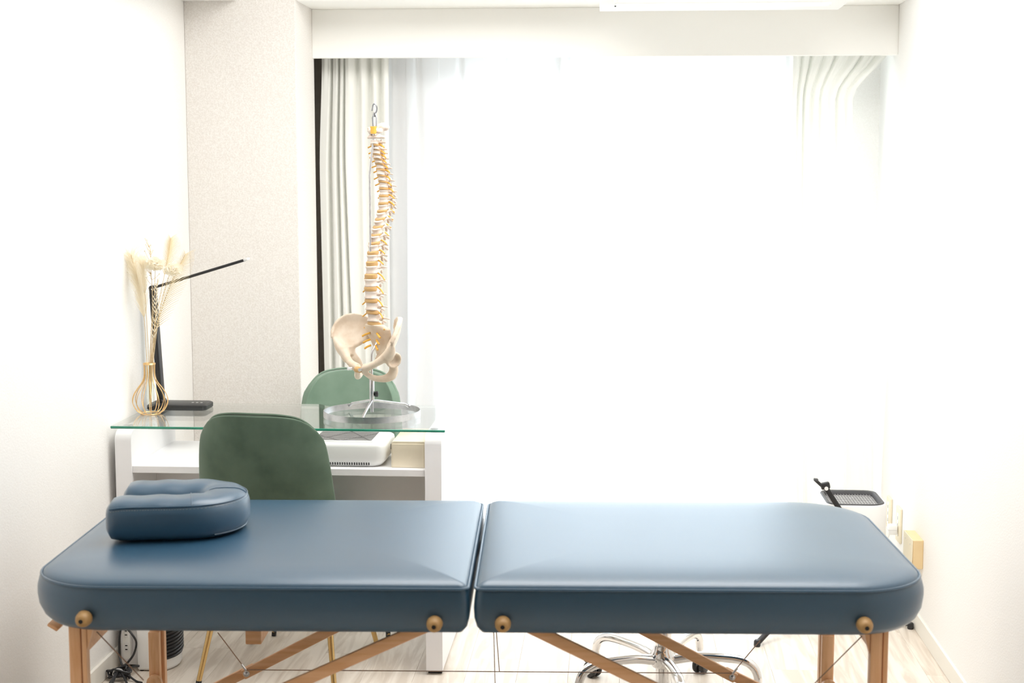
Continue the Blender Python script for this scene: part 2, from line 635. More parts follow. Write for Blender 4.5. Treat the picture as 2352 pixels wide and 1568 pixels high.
def drape_fold(grooves, amp, slope=0.0):
    """flat runs of cloth parted by narrow grooves at the given places (u, width, drift, depth)"""
    def f(u, t):
        h = slope * u
        for g, wd, dr, k in grooves:
            c = g + dr * smooth01(t)
            wq = wd * (0.75 + 0.4 * smooth01(t * 3))
            h += amp * k * math.exp(-((u - c) / wq) ** 2)
        h += 0.004 * math.cos(u * 70) * max(0, 1 - t * 12) + 0.003 * math.sin(u * 11 + t * 2)
        return h
    return f


YD, YS = 5.53, 5.62
curtain('drape', 'off-white lined drape gathered at the window\'s left end beside the column',
        lambda t: px_x(739, 140, YD) + 0.018 * t - 0.018 * smooth01(t * 4), lambda t: px_x(893, 140, YD) - 0.004 * math.sin(t * 3),
        YD, drape_fold([(0.14, 0.020, -0.02, 0.9), (0.25, 0.016, 0.04, 1.0), (0.33, 0.016, 0.12, 1.0), (0.52, 0.055, 0.03, 0.8), (0.70, 0.050, 0.0, 0.9), (0.86, 0.045, 0.04, 1.0)], 0.040), M['drape'])
pleats_l = [px_x(p, 145, YS) for p in (905, 960, 1058, 1160, 1255, 1287)]
pleats_r = [px_x(p, 145, YS) for p in (1285, 1310, 1405, 1510, 1612, 1718, 1815)]


def sheer_fold(x0, x1, pl, amp):
    def f(u, t):
        x = lerp(x0(0), x1(0), u)
        h = 0
        pinch = max(0, 1 - t * 26)
        near = min(abs(x - p) for p in pl)
        k = min(range(len(pl)), key=lambda i: abs(x - pl[i]))
        nb = sorted(abs(x - p) for p in pl)[:2]
        ph = nb[0] / max(1e-4, nb[0] + nb[1])              # 0 at a pleat, .5 midway
        wave = math.cos(2 * PI * ph) * (1 + 0.35 * math.sin(k * 2.1))
        ridge = math.exp(-(near / (0.007 + 0.018 * min(1, t * 4))) ** 2)
        h -= amp * wave * (0.25 + 0.75 * smooth01(t * 1.6))
        h -= ridge * (0.014 + 0.012 * smooth01(t * 3)) * (1 - 0.5 * smooth01(t * 1.4))
        h -= pinch * 0.010 * math.exp(-((near - 0.004) / 0.006) ** 2)
        h += 0.004 * math.sin(x * 41 + t * 3)
        return h
    return f


la, lb = (lambda t: px_x(880, 140, YS)), (lambda t: px_x(1292, 140, YS) - 0.085 * smooth01((t - 0.1) / 0.9))
ra, rb = (lambda t: px_x(1278, 140, YS) - 0.05 * t), (lambda t: px_x(1835, 140, YS) + 0.02 * t)
curtain('sheer_curtain', 'white sheer curtain left of the meeting line, falling behind the spine model', la, lb, YS - 0.012,
        sheer_fold(la, lb, pleats_l, 0.016), M['sheer'], 260)
curtain('sheer_curtain', 'white sheer curtain right of the meeting line, the widest bright panel', ra, rb, YS + 0.02,
        sheer_fold(ra, rb, pleats_r, 0.014), M['sheer'], 300)


def rd_right(t):
    top = px_x(2045, 135, YD)
    mid = px_x(1958, 240, YD)
    low = px_x(1998, 1115, YD) + 0.008
    if t < 0.10:
        return lerp(top, mid, smooth01(t / 0.10))
    return lerp(mid, low, smooth01((t - 0.10) / 0.78) * 1.0)


curtain('drape', 'off-white lined drape gathered at the window\'s right end by the right wall',
        lambda t: px_x(1822, 140, YD) - 0.012 * math.sin(PI * t) + 0.02 * t, rd_right,
        YD, drape_fold([(0.10, 0.02, 0.05, 0.7), (0.20, 0.018, 0.02, 1.0), (0.33, 0.03, -0.08, 0.8), (0.46, 0.02, 0.05, 0.7), (0.60, 0.04, 0.02, 0.5), (0.74, 0.02, -0.04, 0.8), (0.88, 0.03, 0.02, 0.5)], 0.026), M['drape'], 240)
# curtain rails behind the pelmet
for yy, lab in ((YD, 'white curtain rail behind the pelmet, carrying the drapes'), (YS, 'white curtain rail nearer the glass, carrying the sheers')):
    rail = thing('curtain_rail', lab, 'curtain rail', (COLX + 0.02, yy, 1.95))
    obj('track', box((0, -0.008, 0), (XR - COLX - 0.04, 0.008, 0.012), 0.002, 1), M['whiteplastic'], rail)
    for k in range(4):
        obj('bracket', box((0.2 + k * 0.55, -0.006, 0.012), (0.23 + k * 0.55, 0.006, BEAMZ - 1.95)), M['whiteplastic'], rail, False)

# ================================================================== air conditioner on the beam
ax0 = at(1376, 18, Y=4.90).x
ac = thing('air_conditioner', 'white wall air conditioner on the beam above the window', 'air conditioner', (ax0, 4.89, 2.03))
L = []
prof = [(0.246, 0.0), (0.05, 0.0), (0.012, 0.02), (0.0, 0.06), (0.0, 0.25), (0.02, 0.285), (0.246, 0.285)]
bm = bmesh.new()
loft(bm, [[(x, y, z) for y, z in prof] for x in (0.0, 0.80)])
obj('body', bm, M['whiteplastic'], ac, angle=30)
lv = obj('louver', box((0.055, 0.015, -0.008), (0.745, 0.075, -0.001), 0.002, 1), M['cream'], ac)
obj('outlet_slot', box((0.05, 0.078, -0.003), (0.75, 0.088, 0.001)), M['slot'], ac, False)
obj('display_window', box((0.06, 0.005, 0.028), (0.11, 0.013, 0.034)), M['greymesh'], ac, False)

# ================================================================== massage table
TBL_ROT = R(2.8)
tb = thing('massage_table', 'blue leatherette folding massage table on beech legs in the foreground', 'massage table', (-0.313, 3.41, 0), TBL_ROT)
ZTOP, ZBOT = 0.617, 0.517
YF, YR = -0.405, 0.405


def bow(x, y, x0):
    """the rounded ends bow outwards a little"""
    f = smooth01((abs(x) - 0.55) / 0.35)
    return x + math.copysign(0.020 * f * (1 - (y / 0.405) ** 2), x)


def panel(x0, x1, radii):
    # (inset on the long sides, inset on the rounded end, z)
    prof = [(0.10, 0.10, ZBOT - 0.001), (0.030, 0.034, ZBOT), (0.012, 0.014, ZBOT + 0.004), (0.002, 0.002, ZBOT + 0.016), (-0.003, -0.007, ZBOT + 0.036),
            (-0.004, -0.010, ZBOT + 0.058), (-0.003, -0.010, ZTOP - 0.026), (-0.001, -0.006, ZTOP - 0.010), (0.001, 0.0, ZTOP - 0.003), (0.003, 0.003, ZTOP + 0.003),
            (0.009, 0.011, ZTOP + 0.0085), (0.022, 0.030, ZTOP + 0.0135), (0.042, 0.056, ZTOP + 0.0178), (0.07, 0.09, ZTOP + 0.0213), (0.11, 0.13, ZTOP + 0.0238),
            (0.16, 0.18, ZTOP + 0.0249), (0.24, 0.26, ZTOP + 0.0252)]
    loops = []
    for d, de, z in prof:
        dl, dr = (de, d) if x0 < -0.5 else (d, de)
        loops.append([(x, y, z) for x, y in rrect(x0 + dl, x1 - dr, YF + d, YR - d, [max(r - (d if d > 0 else 0) * 0.8, 0.006) for r in radii], 10)])
    loops = [[(bow(x, y, x0), y, z) for x, y, z in L] for L in loops]
    return loft(bmesh.new(), loops)


RC = 0.155
for (x0, x1, rad) in ((-0.938, -0.007, (RC, 0.02, 0.02, RC)), (0.009, 0.957, (0.02, RC, RC, 0.02))):
    p = obj('cushion_panel', panel(x0, x1, rad), M['leather'], tb, angle=180)
    for z, ins, rr in ((ZTOP, -0.001, 0.0032),):
        path = [(bow(x, y, x0), y, z) for x, y in rrect(x0 + ins, x1 - ins, YF + ins, YR - ins, [max(r, 0.01) for r in rad], 10)]
        obj('piping', tube(path, rr, 6, closed=True), M['leather'], p)

# turned wooden knobs with a hole on the long sides
kprof = [(0.0105, -0.004), (0.0150, 0.0), (0.0172, 0.006), (0.0165, 0.016), (0.0135, 0.026), (0.0095, 0.031), (0.0055, 0.0325)]
inv = (Matrix.Translation((-0.313, 3.41, 0)) @ Matrix.Rotation(TBL_ROT, 4, 'Z')).inverted()
for px, py in ((204, 1419), (1001, 1430), (1156, 1430), (1976, 1431)):
    q = inv @ at(px, py, Y=2.985 + (px - 204) * 0.00005)
    c = Vector((q.x, YF - 0.004, q.z + 0.009))
    k = obj('knob', lathe(kprof, 20, mtx=along(c, c + Vector((0, -1, 0)))), M['knobwood'], tb)
    k['label'] = 'turned beech knob with a drilled hole'
    obj('hole', lathe([(0.0046, 0.0), (0.0046, 0.0008)], 14, mtx=along(c + Vector((0, -0.0322, 0)), c + Vector((0, -1, 0)))), M['slot'], k)


def loc(px, py, ylocal):
    """table-space point seen at a pixel, on the table-space plane y = ylocal"""
    d = _fwd * F_PX + _rt * (px - 1176) + _up * (784 - py)
    o = inv @ EYE
    dl = inv.to_3x3() @ d
    return o + dl * ((ylocal - o.y) / dl.y)


YN, YFAR = -0.325, 0.325
for side in (-1, 1):
    nearx = loc(183 if side < 0 else 2017, 1500, YN).x
    farx = loc(364 if side < 0 else 1897, 1500, YFAR).x
    for x, y in ((nearx, YN), (farx, YFAR)):
        # leg: two laths side by side with a groove, sliding foot below
        lb_ = box((x - 0.019, y - 0.014, 0.10), (x + 0.006, y + 0.014, 0.52), 0.003)
        add_box(lb_, (x + 0.008, y - 0.011, 0.14), (x + 0.019, y + 0.011, 0.52), 0.002)
        lg = obj('leg', lb_, M['beech'], tb)
        obj('foot_post', box((x - 0.017, y - 0.036, 0.02), (x + 0.012, y - 0.0145, 0.30), 0.003), M['beech'], lg)
        obj('rubber_foot', lathe([(0.021, 0.0), (0.021, 0.014), (0.015, 0.022)], 14, ax=(x - 0.002, y - 0.025)), M['black'], lg)
        obj('adjusting_knob', lathe([(0.012, 0), (0.02, 0.004), (0.02, 0.016), (0.01, 0.02)], 12,
                                    mtx=along((x, y - 0.036, 0.17), (x, y - 1, 0.17))), M['beech'], lg)
    # gusset that stiffens the near leg under the frame
    g = nearx - side * 0.02
    gb = bmesh.new()
    loft(gb, [[(g, yy, 0.517), (g - side * 0.016, yy, 0.517), (g, yy, 0.46)] for yy in (YN - 0.008, YN + 0.008)])
    obj('gusset', gb, M['beech'], tb, False)
    mx = (nearx + farx) / 2
    obj('cross_rail', box((mx - 0.01, YN + 0.014, 0.44), (mx + 0.01, YFAR - 0.014, 0.50), 0.003), M['beechx'], tb)

# diagonal braces: outer part up to the frame, inner part to the leg, bolted where they overlap
brace_px = {-1: [((740, 1457), (567, 1545), YFAR), ((935, 1457), (690, 1565), YN)],
            1: [((1500, 1458), (1681, 1553), YFAR), ((1252, 1457), (1480, 1568), YN)]}
bolts = {}
for side in (-1, 1):
    for (pa, pb, yy) in brace_px[side]:
        a, b = loc(*pa, yy), loc(*pb, yy)
        d = (b - a).normalized()
        top = a - d * ((0.545 - a.z) / -d.z) if abs(d.z) > 1e-6 else a
        joint = b if yy == YFAR else a + d * ((0.25 - a.z) / d.z)
        legx = loc(364 if side < 0 else 1897, 1500, YFAR).x if yy == YFAR else loc(183 if side < 0 else 2017, 1500, YN).x
        off = 0.014
        obj('brace', bar(top, joint, 0.027, 0.012, 0.004, 0.012), M['beechx'], tb)
        jn = joint + Vector((0, off, 0))
        end = Vector((legx, jn.y, joint.z - abs(legx - joint.x) * abs(d.z / d.x)))
        end.z = max(end.z, 0.06)
        obj('brace', bar(jn - (end - jn).normalized() * 0.022, end, 0.027, 0.012, 0.004, 0.0), M['beechx'], tb)
        bo = obj('bolt', lathe([(0.0085, 0.0), (0.0085, 0.002), (0.0052, 0.0025), (0.0052, 0.007), (0.0025, 0.009)], 12,
                               mtx=along(joint + Vector((0, -0.005, 0)), joint + Vector((0, -1, 0)))), M['steel'], tb)
        bolts[(side, yy)] = joint
# crossbar block under the middle of the far side
a = loc(582, 1480, 0.14)
obj('crossbar', box((a.x - 0.020, 0.14, a.z), (a.x + 0.020, 0.36, a.z + 0.06), 0.003), M['beechx'], tb)
# wedge showing at the left end
a = loc(112, 1427, -0.13)
obj('end_block', box((a.x + 0.003, -0.15, a.z - 0.003), (a.x + 0.030, -0.11, a.z + 0.006), 0.003, 2, Matrix.Translation(a) @ Matrix.Rotation(R(-32), 4, 'Y').inverted() @ Matrix.Translation(-a)), M['beechx'], tb)
# steel support cables
JL, JR = bolts[(-1, YFAR)] + Vector((0, -0.01, 0.012)), bolts[(1, YFAR)] + Vector((0, -0.01, 0.012))
cables = [[JL, JR],
          [loc(500, 1452, YFAR), JL], [loc(1746, 1470, YFAR), JR],
          [loc(222, 1450, YN + 0.08), loc(330, 1562, YN + 0.08)],
          [loc(1980, 1460, YN + 0.06), loc(1872, 1568, YN + 0.06), loc(1872, 1568, YN + 0.06) + Vector((-0.06, 0, -0.06))],
          [loc(1134, 1450, 0.0), loc(1138, 1600, 0.0)],
          [loc(1140, 1450, 0.2), loc(1147, 1541, YFAR)]]
for c in cables:
    obj('cable', tube(c, 0.0013, 6), M['rope'], tb)
for J in (JL, JR):
    obj('cable_clip', cyl(J + Vector((0, 0, -0.002)), J + Vector((-0.012 if J is JL else 0.012, 0, 0.014)), 0.003, 8), M['steel'], tb)

# ================================================================== horseshoe face cushion
fc_p = at(408, 1212, Z=ZTOP + 0.035)
fc = thing('face_cushion', 'blue horseshoe face cushion lying on the left end of the massage table', 'cushion', (fc_p.x - 0.006, fc_p.y + 0.035, ZTOP + 0.0245), R(10))
ctr = []
for k in range(15):
    ctr.append((-0.150 + 0.18 * k / 14, -0.086))
for k in range(1, 24):
    a = R(-90 + 180 * k / 24)
    ctr.append((0.03 + 0.086 * math.cos(a), 0.086 * math.sin(a)))
for k in range(15):
    ctr.append((0.03 - 0.165 * k / 14, 0.086))
NC = len(ctr)
HC = 0.098


def horseshoe_section(i, ins=0.0):
    p = Vector((*ctr[i], 0))
    t = Vector((*ctr[min(i + 1, NC - 1)], 0)) - Vector((*ctr[max(i - 1, 0)], 0))
    t.normalize()
    nrm = Vector((t.y, -t.x, 0))                       # outward
    e = min(i, NC - 1 - i)
    f = [0.55, 0.80, 0.93, 0.985][e] if e < 4 else 1.0
    return p, nrm, f, t


loops, seam_o, seam_b = [], [], []
for i in range(NC):
    p, nrm, f, t = horseshoe_section(i)
    L = []
    for k in range(28):
        a = 2 * PI * k / 28
        cx, cz = math.cos(a), math.sin(a)
        x = math.copysign(abs(cx) ** 0.62, cx) * 0.064 * (0.86 + 0.14 * f)
        z = math.copysign(abs(cz) ** 0.72, cz) * HC / 2 * (0.78 + 0.22 * f)
        if cx < 0 and cz > 0:
            x *= 1 - 0.12 * cz
        L.append(p + nrm * x + Vector((0, 0, HC / 2 + z + 0.004 * math.sin(i * 0.9) * (cz > 0.5) * 0.3)))
    loops.append(L)
    a = R(38)
    seam_o.append(p + nrm * (0.0655 * math.cos(a) ** 0.62) + Vector((0, 0, HC / 2 + HC / 2 * (math.sin(a) ** 0.72) * (0.78 + 0.22 * f) + 0.0005)))
    a = R(-42)
    seam_b.append(p + nrm * (0.0650 * math.cos(a) ** 0.62) + Vector((0, 0, HC / 2 - HC / 2 * (abs(math.sin(a)) ** 0.72) * (0.78 + 0.22 * f))))
bm = bmesh.new()
capA = [loops[0][k].lerp(sum(loops[0], Vector()) / 28, 0.35) - Vector((0.012, 0, 0)) for k in range(28)]
capB = [loops[-1][k].lerp(sum(loops[-1], Vector()) / 28, 0.35) - Vector((0.012, 0, 0)) for k in range(28)]
loft(bm, [capA] + loops + [capB])
cu = obj('cover', bm, M['leather'], fc, angle=180)
fc.scale = (0.93, 0.97, 1.0)
obj('seam', tube(seam_o, 0.0016, 6), M['leather'], cu)
st = bmesh.new()
for i in range(0, NC - 1):
    for h in (0.15, 0.65):
        q0 = seam_o[i].lerp(seam_o[i + 1], h) + Vector((0, 0, -0.006))
        q1 = seam_o[i].lerp(seam_o[i + 1], h + 0.28) + Vector((0, 0, -0.006))
        nrm = horseshoe_section(i)[1]
        add_tube(st, [q0 + nrm * 0.0022, q1 + nrm * 0.0022], 0.0006, 4)
o = obj('stitching', st, M['thread'], cu)
o['kind'] = 'stuff'
obj('seam', tube(seam_b[18:40], 0.0018, 6), M['leather'], cu)
for i in (15, 26):
    p, nrm, f, t = horseshoe_section(i)
    pts = [loops[i][k] + Vector((0, 0, 0.0006)) for k in range(3, 13)]
    obj('seam', tube(pts, 0.0013, 6), M['leather'], cu)

# ================================================================== desk with a glass top
DY0, DY1 = 4.225, 4.685
desk = thing('glass_desk', 'white desk with a clear glass top against the left wall', 'desk', (-1.475, DY0, 0))
ZG = 0.741


def side_panel(x0, x1):
    prof = [(0.012, 0.012), (0.012, 0.695)]
    for k in range(1, 7):
        a = R(90 * k / 6)
        prof.append((0.012 + 0.035 - 0.035 * math.cos(a), 0.695 + 0.029 * math.sin(a)))
    prof += [(0.445, 0.724), (0.455, 0.714), (0.455, 0.012)]
    bm = loft(bmesh.new(), [[(x, y, z) for y, z in prof] for x in (x0, x1)])
    return bm


for x0 in (0.002, 0.927):
    sp = obj('side_panel', side_panel(x0, x0 + 0.049), M['white'], desk, angle=25)
    for y in (0.03, 0.42):
        obj('foot_pad', box((x0 + 0.004, y, 0), (x0 + 0.045, y + 0.03, 0.012)), M['black'], sp, False)
        obj('glass_support', cyl((x0 + 0.024, y + 0.035, 0.724), (x0 + 0.024, y + 0.035, 0.7335), 0.014), M['chrome'], sp)
obj('shelf', box((0.051, 0.018, 0.598), (0.927, 0.44, 0.619), 0.0012, 1), M['white'], desk, False)
obj('back_panel', box((0.051, 0.245, 0.24), (0.927, 0.262, 0.598), 0.001, 1), M['white'], desk, False)
bm = box((-0.006, 0, 0.7335), (0.988, DY1 - DY0, ZG), 0.0015, 1)
gt = obj('glass_top', bm, [M['glass_clear'], M['glass_edge']], desk, False)
for p in gt.data.polygons:
    if p.normal.y < -0.5:
        p.material_index = 1

# ================================================================== shell chairs
def make_chair(name, label, vm, location, rotz):
    c = thing(name, label, 'chair', location, rotz, None)
    cl = [(0.215, 0.418), (0.19, 0.430), (0.11, 0.428), (0.0, 0.420), (-0.09, 0.421), (-0.150, 0.442), (-0.186, 0.49), (-0.209, 0.56),
          (-0.226, 0.635), (-0.239, 0.705), (-0.248, 0.762), (-0.253, 0.80), (-0.255, 0.818)]
    hw = [0.15, 0.172, 0.190, 0.200, 0.204, 0.206, 0.207, 0.205, 0.200, 0.192, 0.180, 0.168, 0.160]
    cs = spline([(y, z, h) for (y, z), h in zip(cl, hw)], 48)

    def fn(u, v):
        sg = u * 2 - 1
        sg = math.copysign(abs(sg) ** 0.85, sg)
        v2 = v * (1 - 0.20 * abs(sg) ** 3.4 * smooth01((v - 0.35) / 0.65)) + 0.10 * abs(sg) ** 3 * max(0, 1 - v * 4)
        i = v2 * (len(cs) - 1)
        k = min(int(i), len(cs) - 2)
        y, z, h = cs[k].lerp(cs[k + 1], i - k)
        back = smooth01((z - 0.44) / 0.12) * (y < -0.1)
        e = abs(sg) ** 2.4
        return (sg * h * (1 - 0.06 * abs(sg) ** 6 * (v > 0.6)), y + 0.060 * e * back, z + 0.020 * e * (1 - back))
    me = applied('shell', grid(bmesh.new(), fn, 20, 34), [('SOLIDIFY', dict(thickness=0.036, offset=0.0)),
                                                        ('BEVEL', dict(width=0.012, segments=3, limit_method='ANGLE', angle_limit=R(50))),
                                                        ('SMOOTH', dict(factor=0.5, iterations=3))])
    sh = obj('shell', me, vm, c)
    edge = [fn(0, k / 60) for k in range(61)] + [fn(k / 40, 1) for k in range(1, 40)] + [fn(1, 1 - k / 60) for k in range(61)]
    edge = [Vector(p) for p in edge]
    off = []
    for p in edge:
        b = smooth01((p.z - 0.44) / 0.12) * (p.y < -0.1)
        off.append(p + Vector((math.copysign(0.001, p.x), -0.011 * b, -0.008 * (1 - b) + 0.003 * b)))
    obj('piping', tube(off, 0.0036, 6), vm, sh)
    obj('under_frame', box((-0.15, -0.11, 0.384), (0.15, 0.13, 0.398), 0.003), M['gold'], c)
    for sx in (-1, 1):
        for (ty, by) in ((0.115, 0.222), (-0.10, -0.205)):
            top, bot = Vector((sx * 0.145, ty, 0.40)), Vector((sx * 0.207, by, 0.012))
            lg = obj('leg', tube([top, top.lerp(bot, 0.5), bot], [0.0105, 0.0095, 0.0075], 14), M['gold'], c)
            obj('foot_cap', cyl(bot + Vector((0, 0, -0.012)), bot + (top - bot).normalized() * 0.012, 0.0088, 12), M['black'], lg)
    return c


make_chair('shell_chair', 'dark green velvet shell chair with gold legs at the near side of the desk', M['velvet'], (-0.960, 4.250, 0), R(-7.5))
rc = make_chair('shell_chair', 'green velvet shell chair behind the desk, back to the window, painted paler for haze', M['velvet_hazed'], (-0.900, 4.80, 0), PI)
rc.scale = (0.90, 1, 0.985)

# ================================================================== spine model
TH = R(35)
SX, SY = at(854, 880, Y=4.465).x, 4.465
sm = thing('spine_model', 'anatomical spine and pelvis model on a steel ring stand on the glass desk', 'spine model', (SX, SY, ZG), -TH)


def spine_at(px, py):
    q = at(px, py, Y=SY)
    return (q.x - SX) / math.sin(TH), q.z - ZG


levels = [(858, 314), (857.5, 326), (860, 339), (861.5, 349), (863, 360), (866, 371), (869, 383), (870, 397), (873, 411), (875.5, 426), (876, 442),
          (875.5, 459), (874.5, 476), (871, 494), (867, 512), (863, 530), (859.5, 548), (856.5, 569), (854.5, 592), (853, 619), (851, 649), (851.5, 677),
          (853.5, 704), (857, 731)]
pos = [spine_at(*p) for p in levels]


def vertebra(kind):
    bm = bmesh.new()
    if kind == 'cervical':
        w_, d_, h_, tl, sl, sd = 0.0135, 0.010, 0.0125, 0.024, 0.030, -0.006
    elif kind == 'thoracic':
        w_, d_, h_, tl, sl, sd = 0.0150, 0.0145, 0.0185, 0.030, 0.046, -0.020
    else:
        w_, d_, h_, tl, sl, sd = 0.0215, 0.0165, 0.0265, 0.040, 0.050, -0.006
    hh = h_ / 2
    add_lathe(bm, [(0.80, -hh), (1.0, -hh * 0.93), (0.98, -hh * 0.7), (0.86, -hh * 0.2), (0.86, hh * 0.2), (0.98, hh * 0.7), (1.0, hh * 0.93), (0.80, hh)],
              20, sx=w_, sy=d_)
    for s in (-1, 1):
        add_tube(bm, spline([(s * w_ * 0.65, d_ * 0.6, hh * 0.3), (s * w_ * 0.75, d_ + 0.006, hh * 0.3), (s * 0.004, d_ + 0.017, -hh * 0.1)], 8), 0.0038, 8)
        add_tube(bm, spline([(s * w_ * 0.75, d_ + 0.005, hh * 0.3), (s * (tl * 0.7), d_ + 0.009, hh * 0.35), (s * tl, d_ + 0.012, hh * 0.2)], 8),
                 [0.0036, 0.0034, 0.0032, 0.003, 0.003, 0.003, 0.003, 0.0032, 0.0034], 8)
        add_ball(bm, (s * w_ * 0.8, d_ + 0.009, hh * 0.9), 0.0048, 1, 0.8, 1.4)
        add_ball(bm, (s * w_ * 0.75, d_ + 0.010, -hh * 0.9), 0.0048, 1, 0.8, 1.4)
    add_tube(bm, [(0, d_ + 0.014, 0), (0, d_ + 0.014 + sl * 0.3, sd * 0.4), (0, d_ + 0.010 + sl * 0.62, sd)], [0.0045, 0.0038, 0.0042], 8)
    return fused('vertebra', bm, 0.0019 if kind != 'lumbar' else 0.0022, 3)


vm = {k: vertebra(k) for k in ('cervical', 'thoracic', 'lumbar')}
for k in vm:
    vm[k].materials.append(M['bonewhite'])
atlas = bmesh.new()
add_tube(atlas, [(0.019 * math.cos(2 * PI * k / 24), 0.006 + 0.014 * math.sin(2 * PI * k / 24), 0.0) for k in range(24)], 0.0055, 8, closed=True)
for s in (-1, 1):
    add_tube(atlas, [(s * 0.017, 0.004, 0), (s * 0.036, 0.008, -0.002)], [0.006, 0.0045], 8)
    add_ball(atlas, (s * 0.015, 0.002, 0.003), 0.008, 1, 1, 0.8)
atlas = fused('vertebra', atlas, 0.0018, 2)
atlas.materials.append(M['bonewhite'])
disc_me = mesh_of('disc', lathe([(0.78, -0.5), (1.0, -0.36), (1.05, 0.0), (1.0, 0.36), (0.78, 0.5)], 20))
disc_me.materials.append(M['disc'])


def nerve_mesh(s, ln, dr):
    return mesh_of('nerve_root', tube(spline([(s * 0.005, 0.012, 0.0), (s * 0.014, 0.013, -0.001), (s * ln * 0.7, 0.012, -dr * 0.45), (s * ln, 0.009, -dr)], 9),
                                      [0.0030, 0.0030, 0.0030, 0.0027, 0.0025, 0.0024, 0.0022, 0.0022, 0.0022, 0.0022][:10], 7))


nerves = {(k, s): nerve_mesh(s, *v) for k, v in dict(c=(0.034, 0.010), t=(0.034, 0.011), l=(0.043, 0.020)).items() for s in (-1, 1)}
for me in nerves.values():
    me.materials.append(M['nerve'])
for i, (s, z) in enumerate(pos):
    a, b = pos[max(i - 1, 0)], pos[min(i + 1, len(pos) - 1)]
    tilt = -math.atan2(b[0] - a[0], a[1] - b[1])
    tilt = max(-0.45, min(0.45, tilt))
    if i == 0:
        me, sc = atlas, (1, 1, 1)
    elif i < 7:
        me, sc = vm['cervical'], (1.05 + 0.02 * i, 1.05, 0.95)
    elif i < 19:
        f = (i - 7) / 11
        me, sc = vm['thoracic'], (0.93 + 0.30 * f, 0.95 + 0.2 * f, 0.76 + 0.36 * f)
    else:
        f = (i - 19) / 4
        me, sc = vm['lumbar'], (0.98 + 0.08 * f, 1.0, 0.94)
    v = obj('vertebra', me, None, sm)
    v.location, v.rotation_euler, v.scale = (0, s, z), (tilt, 0, 0), sc
    if i >= 1:
        kk = 'c' if i < 7 else 't' if i < 19 else 'l'
        for sd in (-1, 1):
            nr = obj('nerve_root', nerves[(kk, sd)], None, v)
            hh = {'c': 0.006, 't': 0.009, 'l': 0.013}[kk]
            nr.location = (0, 0, -hh)
            nr.scale = (1 / sc[0], 1 / sc[1], 1 / sc[2])
        nxt = pos[i + 1] if i + 1 < len(pos) else spine_at(859, 752)
        hv = {'c': 0.0125, 't': 0.0185, 'l': 0.0265}[kk] * sc[2]
        gap = max(0.0035, (z - nxt[1]) - hv + 0.0025) if i < 23 else 0.013
        wx = {'c': 0.0135, 't': 0.015, 'l': 0.0215}[kk] * sc[0] * 1.0
        wy = {'c': 0.010, 't': 0.0145, 'l': 0.0165}[kk] * sc[1] * 1.02
        d = obj('disc', disc_me, None, sm)
        f = 0.5
        d.location = (0, lerp(s, nxt[0], f), lerp(z, nxt[1], f) if i < 23 else z - 0.018)
        d.rotation_euler = (tilt, 0, 0)
        d.scale = (wx, wy, gap)
# occiput piece on top with the cut brain stem
sO, zO = spine_at(860, 301)
bm = bmesh.new()
add_lathe(bm, [(0.012, -0.006), (0.022, -0.004), (0.024, 0.003), (0.016, 0.008)], 20, sx=1.1, sy=0.9)
add_tube(bm, spline([(-0.026, -0.004, 0.002), (-0.020, 0.018, 0.008), (0.0, 0.030, 0.016), (0.020, 0.026, 0.016), (0.030, 0.010, 0.012)], 16), 0.0075, 8, flat=1.5)
add_ball(bm, (0.022, 0.016, 0.012), 0.015, 1.15, 0.9, 0.75)
me = fused('occiput', bm, 0.0020, 3)
o = obj('occiput', me, M['bonewhite'], sm)
o.location = (0, sO, zO)
o = obj('brain_stem', lathe([(0.0085, -0.010), (0.0095, -0.004), (0.0085, 0.004), (0.0105, 0.010), (0.010, 0.012)], 16), M['nerve'], sm)
o.location = (0.012, sO - 0.022, zO + 0.002)

# sacrum with coccyx
zs = lambda py: at(855, py, Y=SY).z - ZG
pS = lambda px, py: spine_at(px, py)
rows = [(857, 745, 0.031, 0.016), (862, 757, 0.044, 0.019), (866, 772, 0.041, 0.017), (869, 786, 0.032, 0.014), (871, 799, 0.023, 0.011), (871, 809, 0.014, 0.008),
        (867, 818, 0.008, 0.006), (861, 826, 0.005, 0.004)]
bm = bmesh.new()
lp = []
for px, py, wv_, dv in rows:
    s, z = pS(px, py)
    s, wv_ = min(s, 0.034), wv_ * 1.18
    lp.append([(wv_ * math.copysign(abs(math.cos(a)) ** 0.8, math.cos(a)), s + dv * math.sin(a) + 0.006 * abs(math.cos(a)) ** 2, z) for a in [2 * PI * k / 24 for k in range(24)]])
loft(bm, lp)
me = fused('sacrum', bm, 0.0025, 4)
sac = obj('sacrum', me, M['bone'], sm)
for j, (py, xx, ln) in enumerate(((767, 0.016, 0.022), (782, 0.014, 0.020), (795, 0.011, 0.017))):
    s, z = pS(862, py)
    s = min(s, 0.032)
    for sd in (-1, 1):
        obj('nerve_root', tube(spline([(sd * xx * 0.9, s - 0.012, z + 0.002), (sd * (xx + ln * 0.5), s - 0.019, z - 0.003), (sd * (xx + ln), s - 0.022, z - 0.009)], 6), 0.0032, 7),
            M['nerve'], sac)


